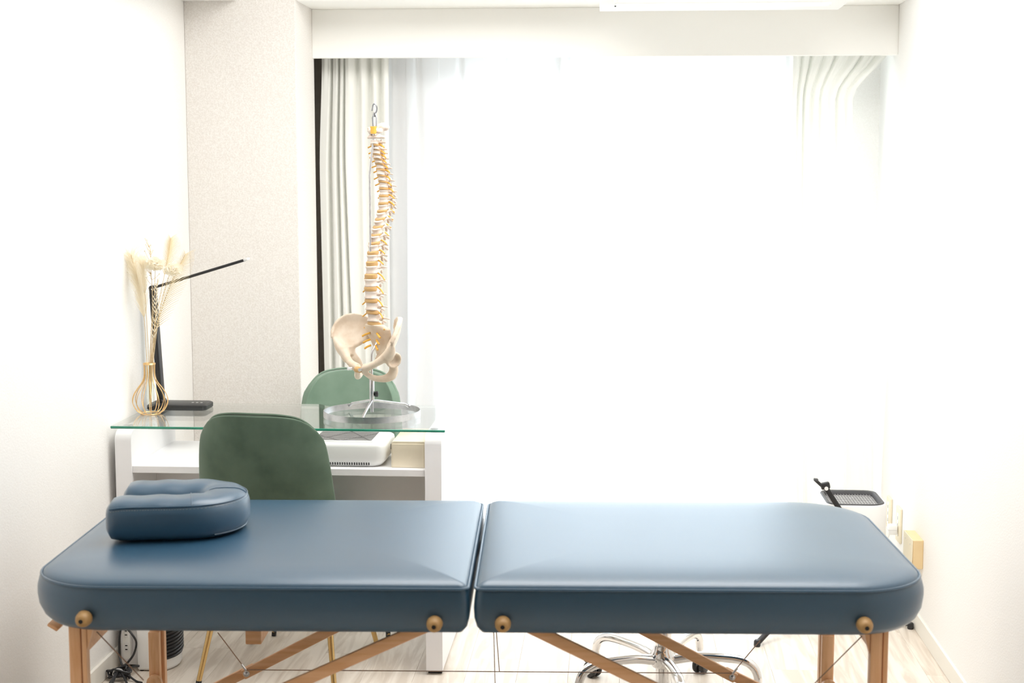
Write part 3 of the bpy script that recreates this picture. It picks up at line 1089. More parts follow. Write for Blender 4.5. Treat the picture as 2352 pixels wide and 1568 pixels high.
# hip bones: iliac blade, socket, pubic and ischial arms grown into one surface
def hip(sd):
    zr = zs(775)

    def V(l, a, u):                                       # lateral, anterior, up -> model space
        return Vector((sd * l * 1.06, -(a * 0.82 if a > 0 else a) + 0.004, zr + u))
    crest = [V(0.040, -0.058, 0.030), V(0.052, -0.050, 0.052), V(0.080, -0.030, 0.066), V(0.106, -0.006, 0.066), V(0.122, 0.024, 0.050), V(0.126, 0.050, 0.022), V(0.122, 0.062, -0.004)]
    mid = [V(0.045, -0.050, 0.018), V(0.056, -0.044, 0.030), V(0.086, -0.020, 0.034), V(0.110, 0.002, 0.032), V(0.119, 0.026, 0.020), V(0.120, 0.044, 0.002), V(0.116, 0.055, -0.012)]
    mid2 = [V(0.047, -0.044, 0.006), V(0.057, -0.034, 0.008), V(0.080, -0.010, 0.002), V(0.100, 0.010, -0.002), V(0.108, 0.026, -0.008), V(0.108, 0.038, -0.018), V(0.107, 0.046, -0.024)]
    low = [V(0.047, -0.040, -0.006), V(0.052, -0.024, -0.014), V(0.062, -0.006, -0.024), V(0.074, 0.010, -0.032), V(0.084, 0.022, -0.036), V(0.092, 0.032, -0.038), V(0.096, 0.038, -0.040)]
    bm = bmesh.new()
    rowsP = [spline(r, 24) for r in (crest, mid, mid2, low)]
    n = len(rowsP[0])
    cols = [spline([rowsP[j][i] for j in range(4)], 12) for i in range(n)]
    nv = len(cols[0])
    front, back = [], []
    for i in range(n):
        fr, bk = [], []
        for j in range(nv):
            ta = cols[min(i + 1, n - 1)][j] - cols[max(i - 1, 0)][j]
            tb_ = cols[i][min(j + 1, nv - 1)] - cols[i][max(j - 1, 0)]
            nn = ta.cross(tb_).normalized()
            th = 0.0036 + 0.0052 * (1 - min(1, j / 3)) + 0.004 * (j / (nv - 1)) ** 2
            fr.append(bm.verts.new(cols[i][j] + nn * th))
            bk.append(bm.verts.new(cols[i][j] - nn * th))
        front.append(fr)
        back.append(bk)
    for i in range(n - 1):
        for j in range(nv - 1):
            bm.faces.new((front[i][j], front[i + 1][j], front[i + 1][j + 1], front[i][j + 1]))
            bm.faces.new((back[i][j], back[i][j + 1], back[i + 1][j + 1], back[i + 1][j]))
        bm.faces.new((front[i][0], back[i][0], back[i + 1][0], front[i + 1][0]))
        bm.faces.new((front[i][-1], front[i + 1][-1], back[i + 1][-1], back[i][-1]))
    for j in range(nv - 1):
        bm.faces.new((front[0][j], front[0][j + 1], back[0][j + 1], back[0][j]))
        bm.faces.new((front[-1][j], back[-1][j], back[-1][j + 1], front[-1][j + 1]))
    add_tube(bm, spline(low, 18), [0.007 + 0.005 * (k / 18) for k in range(19)], 10)
    # socket rim: an open cup facing outwards
    c = V(0.090, 0.014, -0.058)
    axis = V(0.090 + 0.8, 0.014 + 0.35, -0.058 - 0.25) - c
    axis.normalize()
    mt = along(c, c + axis)
    add_lathe(bm, [(0.012, -0.012), (0.022, -0.006), (0.026, 0.006), (0.0255, 0.014), (0.020, 0.014), (0.017, 0.006), (0.010, -0.002)], 20, mtx=mt)
    add_tube(bm, [V(0.080, 0.014, -0.030), V(0.078, 0.012, -0.058)], [0.016, 0.015], 10)
    # superior pubic ramus, pubic body, ischium and its ramus
    add_tube(bm, spline([V(0.092, 0.030, -0.040), V(0.068, 0.048, -0.062), V(0.042, 0.060, -0.078), V(0.014, 0.062, -0.090)], 15), [0.018 - 0.005 * math.sin(PI * k / 15) - 0.003 * k / 15 for k in range(16)], 10)
    add_tube(bm, spline([V(0.116, 0.048, -0.012), V(0.102, 0.040, -0.034), V(0.084, 0.034, -0.052)], 8), [0.008, 0.010, 0.012, 0.014, 0.016, 0.017, 0.018, 0.018, 0.018], 10)
    add_tube(bm, spline([V(0.078, 0.008, -0.062), V(0.072, -0.014, -0.088), V(0.066, -0.012, -0.112), V(0.052, 0.010, -0.122), V(0.030, 0.040, -0.118), V(0.014, 0.060, -0.100), V(0.012, 0.062, -0.086)], 24),
             [0.016, 0.0155, 0.015, 0.0145, 0.014, 0.0145, 0.015, 0.0155, 0.0155, 0.015, 0.014, 0.013, 0.012, 0.011, 0.0105, 0.010, 0.0095, 0.009, 0.009, 0.0095, 0.010, 0.0105, 0.011, 0.011, 0.011][:25], 10)
    me = fused('hip_bone', bm, 0.0032, 5)
    return obj('hip_bone', me, M['bone'], sm)


for sd in (-1, 1):
    h = hip(sd)
zr = zs(775)
obj('pubic_disc', lathe([(0.4, -0.013), (0.9, -0.009), (1, 0), (0.9, 0.009), (0.4, 0.013)], 14, sx=0.010, sy=0.0105, mtx=Matrix.Translation((0, -0.062 + 0.004, zr - 0.093)) @ Matrix.Rotation(R(90), 4, 'Y') @ Matrix.Scale(1.0, 4)),
    M['disc'], sm)
for sd in (-1, 1):
    p = Vector((sd * 0.021, -0.066, zr - 0.090))
    obj('bolt', cyl(p, p + Vector((sd * 0.004, -0.012, 0)), 0.0052, 12), M['steel'], sm)
# rod, hook and stand (stand turned so one spoke points to the camera)
zt = zs(288)
obj('rod', tube(spline([(0, 0, 0.072), (0, 0, zs(830)), (0, 0.004, zs(808)), (0, 0.024, zs(788))], 18), 0.0040, 10), M['steel'], sm)
obj('rod', tube([(0, 0, zs(690)), (0, 0, zs(400)), (0.0, sO - 0.003, zt)], 0.0036, 10), M['steel'], sm)
hk = [(0, sO - 0.004, zs(292)), (0, sO - 0.004, zs(262))]
obj('clip', tube([(0.007, sO - 0.004, zs(290)), (0.0085, sO - 0.004, zs(270)), (0.004, sO - 0.004, zs(262)), (-0.004, sO - 0.004, zs(262)), (-0.0085, sO - 0.004, zs(270)), (-0.007, sO - 0.004, zs(290))], 0.0021, 8, closed=True), M['hookmetal'], sm)
obj('swivel', cyl((0, sO - 0.004, zs(268)), (0, sO - 0.004, zs(258)), 0.0042, 12), M['hookmetal'], sm)
zt0 = zs(260)
ch, sh_ = math.cos(TH), math.sin(TH)
hook = [(dx * 0.00132 * ch, sO - 0.004 + dx * 0.00132 * sh_, zs(y)) for dx, y in ((0, 262), (4, 256), (5.5, 248), (3.5, 240), (0, 237.5), (-3.5, 241), (-5, 248), (-6, 254))]
obj('hook', tube(spline(hook, 20), 0.0025, 8), M['hookmetal'], sm)
obj('sleeve', lathe([(0.0072, zs(917)), (0.0076, zs(916)), (0.0076, zs(871)), (0.0066, zs(869))], 18), M['steel'], sm)
kn = obj('clamp_knob', lathe([(0.004, 0), (0.009, 0.003), (0.009, 0.011), (0.006, 0.013)], 8, mtx=along((0.004, 0.006, zs(905)), (1, 1.0, zs(905)))), M['black'], sm)
obj('lower_rod', cyl((0, 0, 0.012), (0, 0, zs(912)), 0.0052, 12), M['steel'], sm)
RR, HB = 0.149, 0.019
bm = bmesh.new()
for (r, z0, z1) in ((RR, 0.0, HB),):
    loft(bm, [[(rr * math.cos(2 * PI * k / 72), rr * math.sin(2 * PI * k / 72), zz) for k in range(72)] for rr, zz in ((r, z0), (r, z1), (r - 0.0022, z1), (r - 0.0022, z0), (r, z0))], cap=False)
bmesh.ops.remove_doubles(bm, verts=bm.verts, dist=1e-6)
obj('ring_base', bm, M['steel'], sm, angle=30)
for wa in (48, 128, 268):
    a = R(wa) + TH
    dx, dy = math.cos(a), math.sin(a)
    obj('spoke', tube([(0, 0, 0.047), (dx * 0.02, dy * 0.02, 0.045), (dx * (RR - 0.018), dy * (RR - 0.018), 0.022), (dx * (RR - 0.004), dy * (RR - 0.004), 0.013)], 0.0040, 10), M['steel'], sm)
    obj('rivet', cyl((dx * (RR - 0.006), dy * (RR - 0.006), 0.012), (dx * (RR + 0.002), dy * (RR + 0.002), 0.012), 0.004, 10), M['steel'], sm)

# ================================================================== desk lamp
YLm = 4.575
lp0 = at(338, 940, Y=YLm)
lx = -1.468
lamp = thing('desk_lamp', 'black folding desk lamp behind the wire vase on the glass desk', 'lamp', (lx, 4.52, ZG))
bm = bmesh.new()
for zz, ins in ((0.0, 0.003), (0.003, 0.0), (0.015, 0.0), (0.018, 0.003)):
    pass
loft(bm, [[(x, y, z) for x, y in rrect(ins, 0.192 - ins, ins, 0.105 - ins, (0.014, 0.014, 0.022, 0.014), 5)] for z, ins in ((0.0, 0.003), (0.003, 0.0), (0.015, 0.0), (0.018, 0.004))])
lbase = obj('base', bm, M['black'], lamp, angle=50)
for k in range(3):
    obj('touch_button', lathe([(0.004, 0.018), (0.004, 0.0184)], 12, ax=(0.135 + 0.014 * k, 0.055)), M['greymesh'], lbase)
YA = 0.055


def la_(px, py):
    q = at(px, py, Y=4.52 + YA)
    return Vector((q.x - lx, YA, q.z - ZG))


hb = la_(371, 925)
obj('hinge', cyl(hb + Vector((0, -0.022, 0.004)), hb + Vector((0, 0.022, 0.004)), 0.011, 16), M['black'], lamp)
topA = la_(351, 661)
obj('arm', bar(hb + Vector((0, 0, 0.002)), topA, 0.017, 0.034, 0.003, 0.0), M['black'], lamp)
obj('hinge', cyl(topA + Vector((0, -0.016, 0)), topA + Vector((0, 0.016, 0)), 0.0085, 14), M['black'], lamp)
hd = obj('head', bar(topA, la_(562, 597), 0.0085, 0.036, 0.002, 0.0), M['black'], lamp)
e0, e1 = la_(562, 597), la_(571, 594)
obj('end_cap', bar(e0, e1, 0.0080, 0.035, 0.0015, 0.0), M['greymesh'], hd)

# ================================================================== gold wire vase with a glass tube
vb = at(346, 950, Z=ZG)
vx, vy = vb.x, vb.y
vase = thing('wire_vase', 'gold wire bulb vase with a glass tube at the left end of the desk', 'vase', (vx, vy, ZG))
vprof = [(0.030, 0.003), (0.042, 0.012), (0.0525, 0.030), (0.0545, 0.045), (0.049, 0.063), (0.037, 0.082), (0.025, 0.098), (0.0185, 0.114), (0.0165, 0.130), (0.0175, 0.158)]
pp = spline([(r, 0, z) for r, z in vprof], 36)
for k in range(14):
    a = 2 * PI * (k + 0.3) / 14
    obj('wire', tube([(p.x * math.cos(a), p.x * math.sin(a), p.z) for p in pp], 0.0012, 6), M['goldwire'], vase)
for r, z in ((0.030, 0.002), (0.0178, 0.158), (0.0178, 0.1555)):
    obj('ring', tube([(r * math.cos(2 * PI * k / 32), r * math.sin(2 * PI * k / 32), z) for k in range(32)], 0.0015, 6, closed=True), M['goldwire'], vase)
obj('glass_tube', lathe([(0.004, 0.022), (0.0105, 0.026), (0.0125, 0.034), (0.0125, 0.156), (0.0115, 0.156), (0.0115, 0.035), (0.004, 0.027)], 18), M['glass_clear'], vase)


# dried stems standing in the vase
def vpt(px, py, dy=0.0):
    return at(px, py, Y=vy + dy) - Vector((vx, vy, ZG))


def stem_thing(name, label, cat, pts, rad, group=None):
    t = thing(name, label, cat, (vx, vy, ZG), 0, group)
    path = spline(pts, 24)
    obj('stem', tube(path, [rad * (1 - 0.5 * k / (len(path) - 1)) for k in range(len(path))], 6), M['straw'], t)
    return t, path


def strand(bm, p, q, r0, droop, seg=4):
    d = q - p
    side = d.cross(Vector((0.2, 1, 0.1))).normalized() * r0
    prev = None
    for k in range(seg + 1):
        t = k / seg
        c = p + d * t + Vector((0, 0, -droop * t * t))
        wd = side * (1 - t * 0.85)
        a, b = bm.verts.new(c - wd), bm.verts.new(c + wd)
        if prev:
            bm.faces.new((prev[0], prev[1], b, a))
        prev = (a, b)


rng = random.Random(3)


def plume(name, label, pts, a_from, length, width, n, lean):
    t, path = stem_thing(name, label, 'dried grass', pts, 0.0012, 'dried stems in the wire vase')
    bm = bmesh.new()
    m0 = int(len(path) * a_from)
    for _ in range(n):
        k = rng.randint(m0, len(path) - 1)
        f = (k - m0) / max(1, len(path) - 1 - m0)
        p = path[k]
        ax_ = (path[min(k + 1, len(path) - 1)] - path[k - 1]).normalized()
        a = rng.uniform(0, 2 * PI)
        out = Vector((math.cos(a), math.sin(a) * 0.8, 0))
        ln = length * (0.7 + 0.5 * rng.random()) * (1 - 0.45 * f)
        spread = width * (0.35 + 0.65 * rng.random()) * (0.6 + 0.5 * f)
        q = p + ax_ * ln + out * spread + Vector(lean)
        strand(bm, p, q, 0.0007, 0.012 * rng.random(), 5)
    o = obj('plume', bm, M['pampas'], t)
    o['kind'] = 'stuff'
    return t


base_in = Vector((0.001, 0, 0.030))
plume('pampas_grass', 'feathery cream pampas plume leaning left, nearest the wall', [base_in, vpt(338, 835), vpt(331, 730), vpt(318, 650, 0.01), vpt(302, 590, 0.0)], 0.48, 0.080, 0.052, 800, (0.0, 0, 0))
plume('pampas_grass', 'small cream pampas tuft standing upright beside the taller leaning plume', [base_in, vpt(342, 835), vpt(336, 720), vpt(330, 640, -0.015), vpt(326, 600, -0.02)], 0.6, 0.055, 0.032, 380, (0.0, 0, 0))


def frond(name, label, pts, a_from, ln, n, dirx):
    t, path = stem_thing(name, label, 'dried leaf', pts, 0.0012, 'dried stems in the wire vase')
    bm = bmesh.new()
    for k in range(n):
        f = k / (n - 1)
        i = a_from + (1 - a_from) * f
        j = i * (len(path) - 1)
        a = int(min(j, len(path) - 2))
        p = path[a].lerp(path[a + 1], j - a)
        ax_ = (path[a + 1] - path[a]).normalized()
        L_ = ln * (0.55 + 0.6 * math.sin(PI * min(1, f * 0.9 + 0.15)))
        for sd in (-1, 1):
            q = p + ax_ * L_ * 0.75 + Vector((sd * L_ * (0.62 if sd == dirx else 0.42), sd * 0.004, 0.0))
            strand(bm, p, q, 0.0015, 0.008 * L_ / 0.05, 4)
    o = obj('leaflet', bm, M['frond'], t)
    o['kind'] = 'stuff'
    return t


frond('palm_frond', 'straw-coloured feather palm frond leaning right in front of the lamp head', [base_in, vpt(350, 835), vpt(358, 760), vpt(378, 690), vpt(402, 630, -0.01), vpt(425, 585, -0.02)], 0.42, 0.062, 34, 1)
frond('palm_frond', 'pale feather palm frond rising highest at the back of the bunch', [base_in, vpt(347, 835), vpt(356, 740), vpt(374, 650, 0.02), vpt(386, 590, 0.03), vpt(392, 548, 0.035)], 0.66, 0.045, 24, 1)


def flower(name, label, pts, c, r, n):
    t, path = stem_thing(name, label, 'dried flower', pts, 0.0014, 'dried stems in the wire vase')
    bm = bmesh.new()
    for k in range(n):
        z = 1 - 2 * (k + 0.5) / n
        a = k * 2.39996
        d = Vector((math.sqrt(1 - z * z) * math.cos(a), math.sqrt(1 - z * z) * math.sin(a), z))
        rr = r * (0.85 + 0.25 * rng.random())
        p = c + d * rr * 0.35
        q = c + Vector((d.x * rr, d.y * rr, d.z * rr * 0.75))
        s = d.orthogonal().normalized()
        s.rotate(Matrix.Rotation(rng.uniform(0, 3), 3, d))
        wv_ = s * r * 0.26
        m_ = p.lerp(q, 0.65)
        tip = d.cross(s) * r * 0.08
        v = [bm.verts.new(x) for x in (p, m_ - wv_, q + tip, m_ + wv_)]
        bm.faces.new(v)
    o = obj('flower_head', bm, M['petal'], t)
    o['kind'] = 'stuff'
    return t


c1 = vpt(399, 618, -0.03)
flower('dried_flower', 'round cream dried flower at the right of the bunch, beside the lamp head', [base_in, vpt(352, 830), vpt(366, 720, -0.01), vpt(386, 640, -0.025), c1], c1, 0.030, 90)
c2 = vpt(357, 606, -0.02)
flower('dried_flower', 'round cream dried flower in the middle of the bunch', [base_in, vpt(346, 830), vpt(352, 720, -0.01), vpt(356, 640, -0.02), c2], c2, 0.031, 90)
c3 = vpt(344, 570, 0.01)
t, path = stem_thing('dried_sprig', 'thin branching sprig of tiny buds standing upright in the middle', 'dried flower', [base_in, vpt(344, 830), vpt(350, 700), vpt(347, 620), c3], 0.0013, 'dried stems in the wire vase')
bm, bd = bmesh.new(), bmesh.new()
for k in range(26):
    p = path[rng.randint(13, len(path) - 1)]
    q = p + Vector((rng.uniform(-0.022, 0.022), rng.uniform(-0.015, 0.015), rng.uniform(0.012, 0.035)))
    add_tube(bm, [p, p.lerp(q, 0.5) + Vector((0, 0, -0.003)), q], 0.0006, 5)
    add_ball(bd, q, 0.0024, u=6, v=5)
obj('twig', bm, M['straw'], t)
o = obj('bud', bd, M['petal'], t)
o['kind'] = 'stuff'
# spiral leaf stalk seen against the dark lamp arm
t, path = stem_thing('dried_sprig', 'sprig with short curled leaves crossing the black lamp arm', 'dried flower', [base_in, vpt(349, 830), vpt(356, 750, -0.01), vpt(358, 690, -0.015), vpt(362, 640, -0.02)], 0.0014, 'dried stems in the wire vase')
bm = bmesh.new()
for k in range(22):
    p = path[10 + k * (len(path) - 11) // 22]
    sd = 1 if k % 2 else -1
    q = p + Vector((sd * 0.010, -0.004, 0.017))
    strand(bm, p, q, 0.0022, -0.002, 3)
o = obj('leaf', bm, M['pampas'], t)
o['kind'] = 'stuff'

# ================================================================== on the shelf: dust collector and box
ZSH = 0.619
dx1 = at(868, 1060, Y=4.29).x
dc = thing('dust_collector', 'white rounded dust collector with a grey mesh top on the desk shelf', 'dust collector', (dx1 - 0.205, 4.265, ZSH))
# body sits on a narrow skirt; front face bows out, right end slopes down
bm = bmesh.new()
lp = []
for z, ins, insx in ((0.0, 0.016, 0.022), (0.004, 0.010, 0.016), (0.016, 0.003, 0.005), (0.030, 0.0, 0.0), (0.060, 0.0, 0.0), (0.068, 0.002, 0.002), (0.072, 0.007, 0.007)):
    lp.append([(x, y, z) for x, y in rrect(-0.03 + insx, 0.232 - insx, ins, 0.215 - ins, (0.03, 0.03, 0.03, 0.03), 6)])
loft(bm, lp)
body = obj('body', bm, M['whiteplastic'], dc, angle=60)
obj('mesh_filter', box((0.006, 0.026, 0.0705), (0.186, 0.19, 0.0732)), M['greymesh'], dc, False)
fr = bmesh.new()
for lo, hi in (((0.0, 0.018, 0.071), (0.192, 0.026, 0.076)), ((0.0, 0.19, 0.071), (0.192, 0.198, 0.076)), ((0.0, 0.026, 0.071), (0.007, 0.19, 0.076)), ((0.185, 0.026, 0.071), (0.192, 0.19, 0.076))):
    add_box(fr, lo, hi, 0.001, 1)
obj('filter_frame', fr, M['whiteplastic'], dc)
wr = bmesh.new()
for k in range(16):
    y = 0.032 + k * 0.01
    add_box(wr, (0.008, y, 0.0732), (0.185, y + 0.0012, 0.0745))
for a, b in (((0.01, 0.03), (0.10, 0.185)), ((0.10, 0.185), (0.183, 0.03)), ((0.01, 0.12), (0.09, 0.03)), ((0.09, 0.03), (0.183, 0.16))):
    add_tube(wr, [(*a, 0.0752), (*b, 0.0752)], 0.0012, 5)
o = obj('grille_wire', wr, M['wiregrey'], dc, False)
o['kind'] = 'stuff'
sl = bmesh.new()
for k in range(26):
    x = 0.0 + k * 0.0072
    add_box(sl, (x, 0.0035, 0.0065), (x + 0.0026, 0.012, 0.0145), 0, 1, Matrix.Translation((0, 0, 0)))
o = obj('vent_slot', sl, M['slot'], dc, False)
o['kind'] = 'stuff'
obj('switch', box((0.2295, 0.10, 0.036), (0.2335, 0.125, 0.052), 0.0015, 1), M['black'], dc)

b0, b1 = at(900, 1074, Y=4.28), at(973, 1074, Y=4.28)
cb = thing('card_box', 'plain cream cardboard box on the shelf at the right end of the desk', 'box', (b0.x, 4.272, ZSH))
wbx = -0.549 - b0.x - 0.002
bm = bmesh.new()
loft(bm, [[(x, y, z) for x, z in rrect(0, wbx, 0, 0.078, (0.002, 0.002, 0.006, 0.006), 3)] for y in (0.0, 0.23)])
obj('carton', bm, M['creamcard'], cb, angle=30)
obj('flap', box((0.003, -0.0016, 0.001), (wbx - 0.003, 0.0, 0.071), 0.0006, 1), M['creamcard'], cb, False)

# ================================================================== fan heater under the desk
ht = thing('fan_heater', 'white fan heater with a black slatted grille on the floor under the desk', 'heater', (-1.414, 4.21, 0))
ht.scale = (0.74, 1, 1)
bm = bmesh.new()


def heater_outline(ins):
    pts = [(0.0 + ins, 0.0 + ins), (0.055, 0.0 + ins)]
    for k in range(9):
        a = R(-70 + 140 * k / 8)
        pts.append((0.085 + (0.062 - ins) * math.cos(a), 0.075 + (0.075 - ins) * math.sin(a) * 1.02))
    pts += [(0.055, 0.15 - ins), (0.0 + ins, 0.15 - ins)]
    return pts


loft(bm, [[(x, y, z) for x, y in heater_outline(i_)] for z, i_ in ((0.004, 0.004), (0.010, 0.0), (0.33, 0.0), (0.345, 0.008))])
obj('body', bm, M['whiteplastic'], ht, angle=30)
for k in range(20):
    z = 0.045 + k * 0.0105
    pts = [(0.085 + 0.066 * math.cos(a), 0.075 + 0.080 * math.sin(a), z + 0.006 * math.sin(a)) for a in [R(-66 + 122 * j / 10) for j in range(11)]]
    obj('slat', tube(pts, 0.0034, 5), M['black'], ht)
gb_ = grid(bmesh.new(), lambda u, v: (0.085 + 0.0638 * math.cos(R(-68 + 126 * u)), 0.075 + 0.0775 * math.sin(R(-68 + 126 * u)), 0.036 + 0.22 * v), 14, 2)
obj('grille', gb_, M['slot'], ht)
obj('dial', lathe([(0.012, 0), (0.012, 0.012), (0.009, 0.014)], 14, mtx=along((0.146, 0.10, 0.12), (1.0, 0.35, 0.12))), M['black'], ht)
for x, y in ((0.012, 0.012), (0.10, 0.02), (0.10, 0.12), (0.012, 0.13)):
    obj('foot', cyl((x, y, 0), (x, y, 0.006), 0.008, 10), M['black'], ht)

# ================================================================== power strip on the desk's left leg, with its cords
psx = -1.475 + 0.014
ps = thing('power_strip', 'white three-outlet power strip fixed upright to the desk\'s left leg', 'power strip', (psx, DY0 + 0.012, 0.035))
bm = bmesh.new()
loft(bm, [[(x, y, z) for x, z in rrect(0, 0.022, 0, 0.19, (0.009, 0.009, 0.009, 0.009), 5)] for y in (-0.018, -0.002)])
obj('housing', bm, M['cream'], ps, angle=35)
for k in range(4):
    zz = 0.022 + k * 0.045
    so = obj('socket', box((0.004, -0.0192, zz), (0.018, -0.018, zz + 0.028), 0.0004, 1), M['whiteplastic'], ps, False)
    for dz in (0.006, 0.018):
        obj('slot', box((0.0075, -0.0199, zz + dz), (0.0145, -0.0192, zz + dz + 0.003)), M['slot'], so, False)


def cord(par, pts, r=0.0032, n=60):
    o = obj('cord', tube(spline([Vector(p) - par.location for p in pts], n), r, 8), M['black'], par)
    o['label'] = 'black cord'
    return o


Y1 = DY0 - 0.01
P = lambda px, py, Y: at(px, py, Y=Y)
cord(ps, [P(289, 1440, 4.215), P(303, 1456, 4.20), P(313, 1475, 4.20), P(308, 1500, 4.20), P(296, 1518, 4.19), P(285, 1528, 4.18)])
cord(ps, [P(281, 1430, 4.215), P(275, 1460, 4.205), P(274, 1500, 4.20), P(280, 1525, 4.18), P(288, 1532, 4.17)])
# bundle on the floor, tied with a grey band
bx = at(275, 1560, Z=0.0)
t = thing('cord_bundle', 'tangle of black cords tied with a grey band by the baseboard', 'cords', (bx.x, bx.y, 0))
for k in range(7):
    a = k * 0.9
    r1, r2 = 0.022 + 0.012 * rng.random(), 0.012 + 0.01 * rng.random()
    pts = []
    for j in range(7):
        an = a + j * 2 * PI / 6.3
        pts.append((r1 * math.cos(an) + 0.010 * math.sin(3 * an + k), -0.004 + r2 * math.sin(an) + 0.008 * k / 7, 0.006 + 0.006 * (j % 3) + 0.006 * (k % 4)))
    obj('loop', tube(spline(pts, 36), 0.0032, 7), M['black'], t)
for dx, dy in ((0.035, -0.04), (0.055, -0.02), (-0.012, -0.07), (0.0, -0.085), (0.045, -0.06)):
    obj('strand', tube(spline([(0, 0, 0.03), (dx * 0.4, dy * 0.4, 0.022), (dx, dy, 0.004), (dx * 1.4, dy * 1.6, 0.0034)], 16), 0.0032, 7), M['black'], t)
obj('tie', tube([(0.014 * math.cos(2 * PI * k / 20), -0.012 + 0.004 * math.cos(2 * PI * k / 20), 0.022 + 0.014 * math.sin(2 * PI * k / 20)) for k in range(20)], 0.0022, 6, closed=True), M['greymesh'], t)
cord(ps, [P(287, 1528, 4.19), P(284, 1535, 4.17), P(280, 1545, 4.15), P(277, 1553, 4.13)], 0.0036)
cord(ht, [P(290, 1540, 4.16), P(300, 1532, 4.17), P(312, 1529, 4.19), P(320, 1529, 4.208)], 0.0036)

# ================================================================== chrome stool base
scx, scy = 0.146, 4.065
stl = thing('wheeled_stool', 'round stool on a chrome five-arm base with casters behind the massage table', 'stool', (scx, scy, 0))
obj('seat', lathe([(0.150, 0.395), (0.168, 0.402), (0.175, 0.42), (0.175, 0.44), (0.165, 0.455), (0.13, 0.462)], 32), M['whiteplastic'], stl)
obj('gas_column', lathe([(0.021, 0.16), (0.024, 0.162), (0.024, 0.30), (0.014, 0.302), (0.014, 0.395)], 20), M['chrome'], stl)
obj('hub', lathe([(0.020, 0.055), (0.020, 0.098), (0.030, 0.102), (0.036, 0.110), (0.036, 0.140), (0.029, 0.152), (0.027, 0.165)], 24), M['chrome'], stl)
for k in range(5):
    a = R(64 + 72 * k)
    d = Vector((math.cos(a), math.sin(a), 0))
    prof = [(0.028, 0.124), (0.09, 0.136), (0.17, 0.139), (0.222, 0.134), (0.252, 0.117), (0.264, 0.092), (0.266, 0.075)]
    path = spline([d * r + Vector((0, 0, z)) for r, z in prof], 30)
    arm = obj('arm', tube(path, [0.0145 - 0.0025 * j / (len(path) - 1) for j in range(len(path))], 14), M['chrome'], stl)
    tip = d * 0.266
    obj('caster_stem', cyl(tip + Vector((0, 0, 0.048)), tip + Vector((0, 0, 0.078)), 0.0065, 12), M['steel'], arm)
    tg = Vector((-d.y, d.x, 0))
    cs_ = bmesh.new()
    cc = tip + d * 0.012 + Vector((0, 0, 0.0245))
    for s in (-1, 1):
        add_lathe(cs_, [(0.016, -0.008), (0.0225, -0.006), (0.0245, -0.002), (0.0245, 0.003), (0.021, 0.008)], 20, mtx=along(cc + tg * (0.011 * s), cc + tg * (0.011 * s) + tg))
    obj('caster_wheel', cs_, M['black'], arm)
    obj('caster_hood', tube([cc + Vector((0, 0, 0.0)) + (-d * math.cos(q) + Vector((0, 0, math.sin(q)))) * 0.028 for q in [R(10 + 140 * j / 8) for j in range(9)]], 0.011, 8, flat=0.4), M['black'], arm)

# ================================================================== white appliance on a black tripod by the right wall
apx, apy = 0.748, 4.86
ap = thing('white_appliance', 'white appliance with black grille top and folding black arm by the right wall', 'appliance', (apx, apy, 0))
ZA = at(1965, 1161, Y=4.76).z
xr_ = at(2030, 1150, Y=4.86).x - apx
xl_ = at(1893, 1150, Y=4.80).x - apx
AY0, AY1 = -0.105, 0.135
bm = bmesh.new()
rad = (0.05, 0.06, 0.05, 0.05)
loft(bm, [[(x, y, z) for x, y in rrect(xl_ + i_, xr_ - i_, AY0 + i_, AY1 - i_, [r - i_ for r in rad], 8)] for z, i_ in
          ((0.19, 0.02), (0.196, 0.010), (0.215, 0.0), (ZA - 0.006, 0.0), (ZA, 0.003), (ZA, 0.007), (ZA - 0.012, 0.010))])
obj('body', bm, M['whiteplastic'], ap, angle=50)
bm = bmesh.new()
lp = []
for z, i_ in ((ZA - 0.011, 0.007), (ZA + 0.001, 0.007), (ZA + 0.004, 0.010), (ZA + 0.003, 0.018), (ZA - 0.007, 0.023), (ZA - 0.011, 0.023)):
    lp.append([(x, y, z) for x, y in rrect(xl_ + i_, xr_ - i_, AY0 + i_, AY1 - i_, [max(r - i_, 0.01) for r in rad], 8)])
loft(bm, lp, cap=False)
obj('rim', bm, M['darkgrey'], ap, angle=50)
obj('tray', box((xl_ + 0.02, AY0 + 0.02, ZA - 0.018), (xr_ - 0.02, AY1 - 0.02, ZA - 0.014)), M['slot'], ap, False)
gw = bmesh.new()
x = xl_ + 0.03
while x < xr_ - 0.025:
    add_box(gw, (x, AY0 + 0.024, ZA - 0.010), (x + 0.0013, AY1 - 0.024, ZA - 0.007))
    x += 0.0095
y = AY0 + 0.03
while y < AY1 - 0.025:
    add_box(gw, (xl_ + 0.024, y, ZA - 0.010), (xr_ - 0.024, y + 0.0014, ZA - 0.0085))
    y += 0.0145
obj('grille', gw, M['wiregrey'], ap, False)['kind'] = 'stuff'


def al(px, py, Y):
    return at(px, py, Y=Y) - Vector((apx, apy, 0))


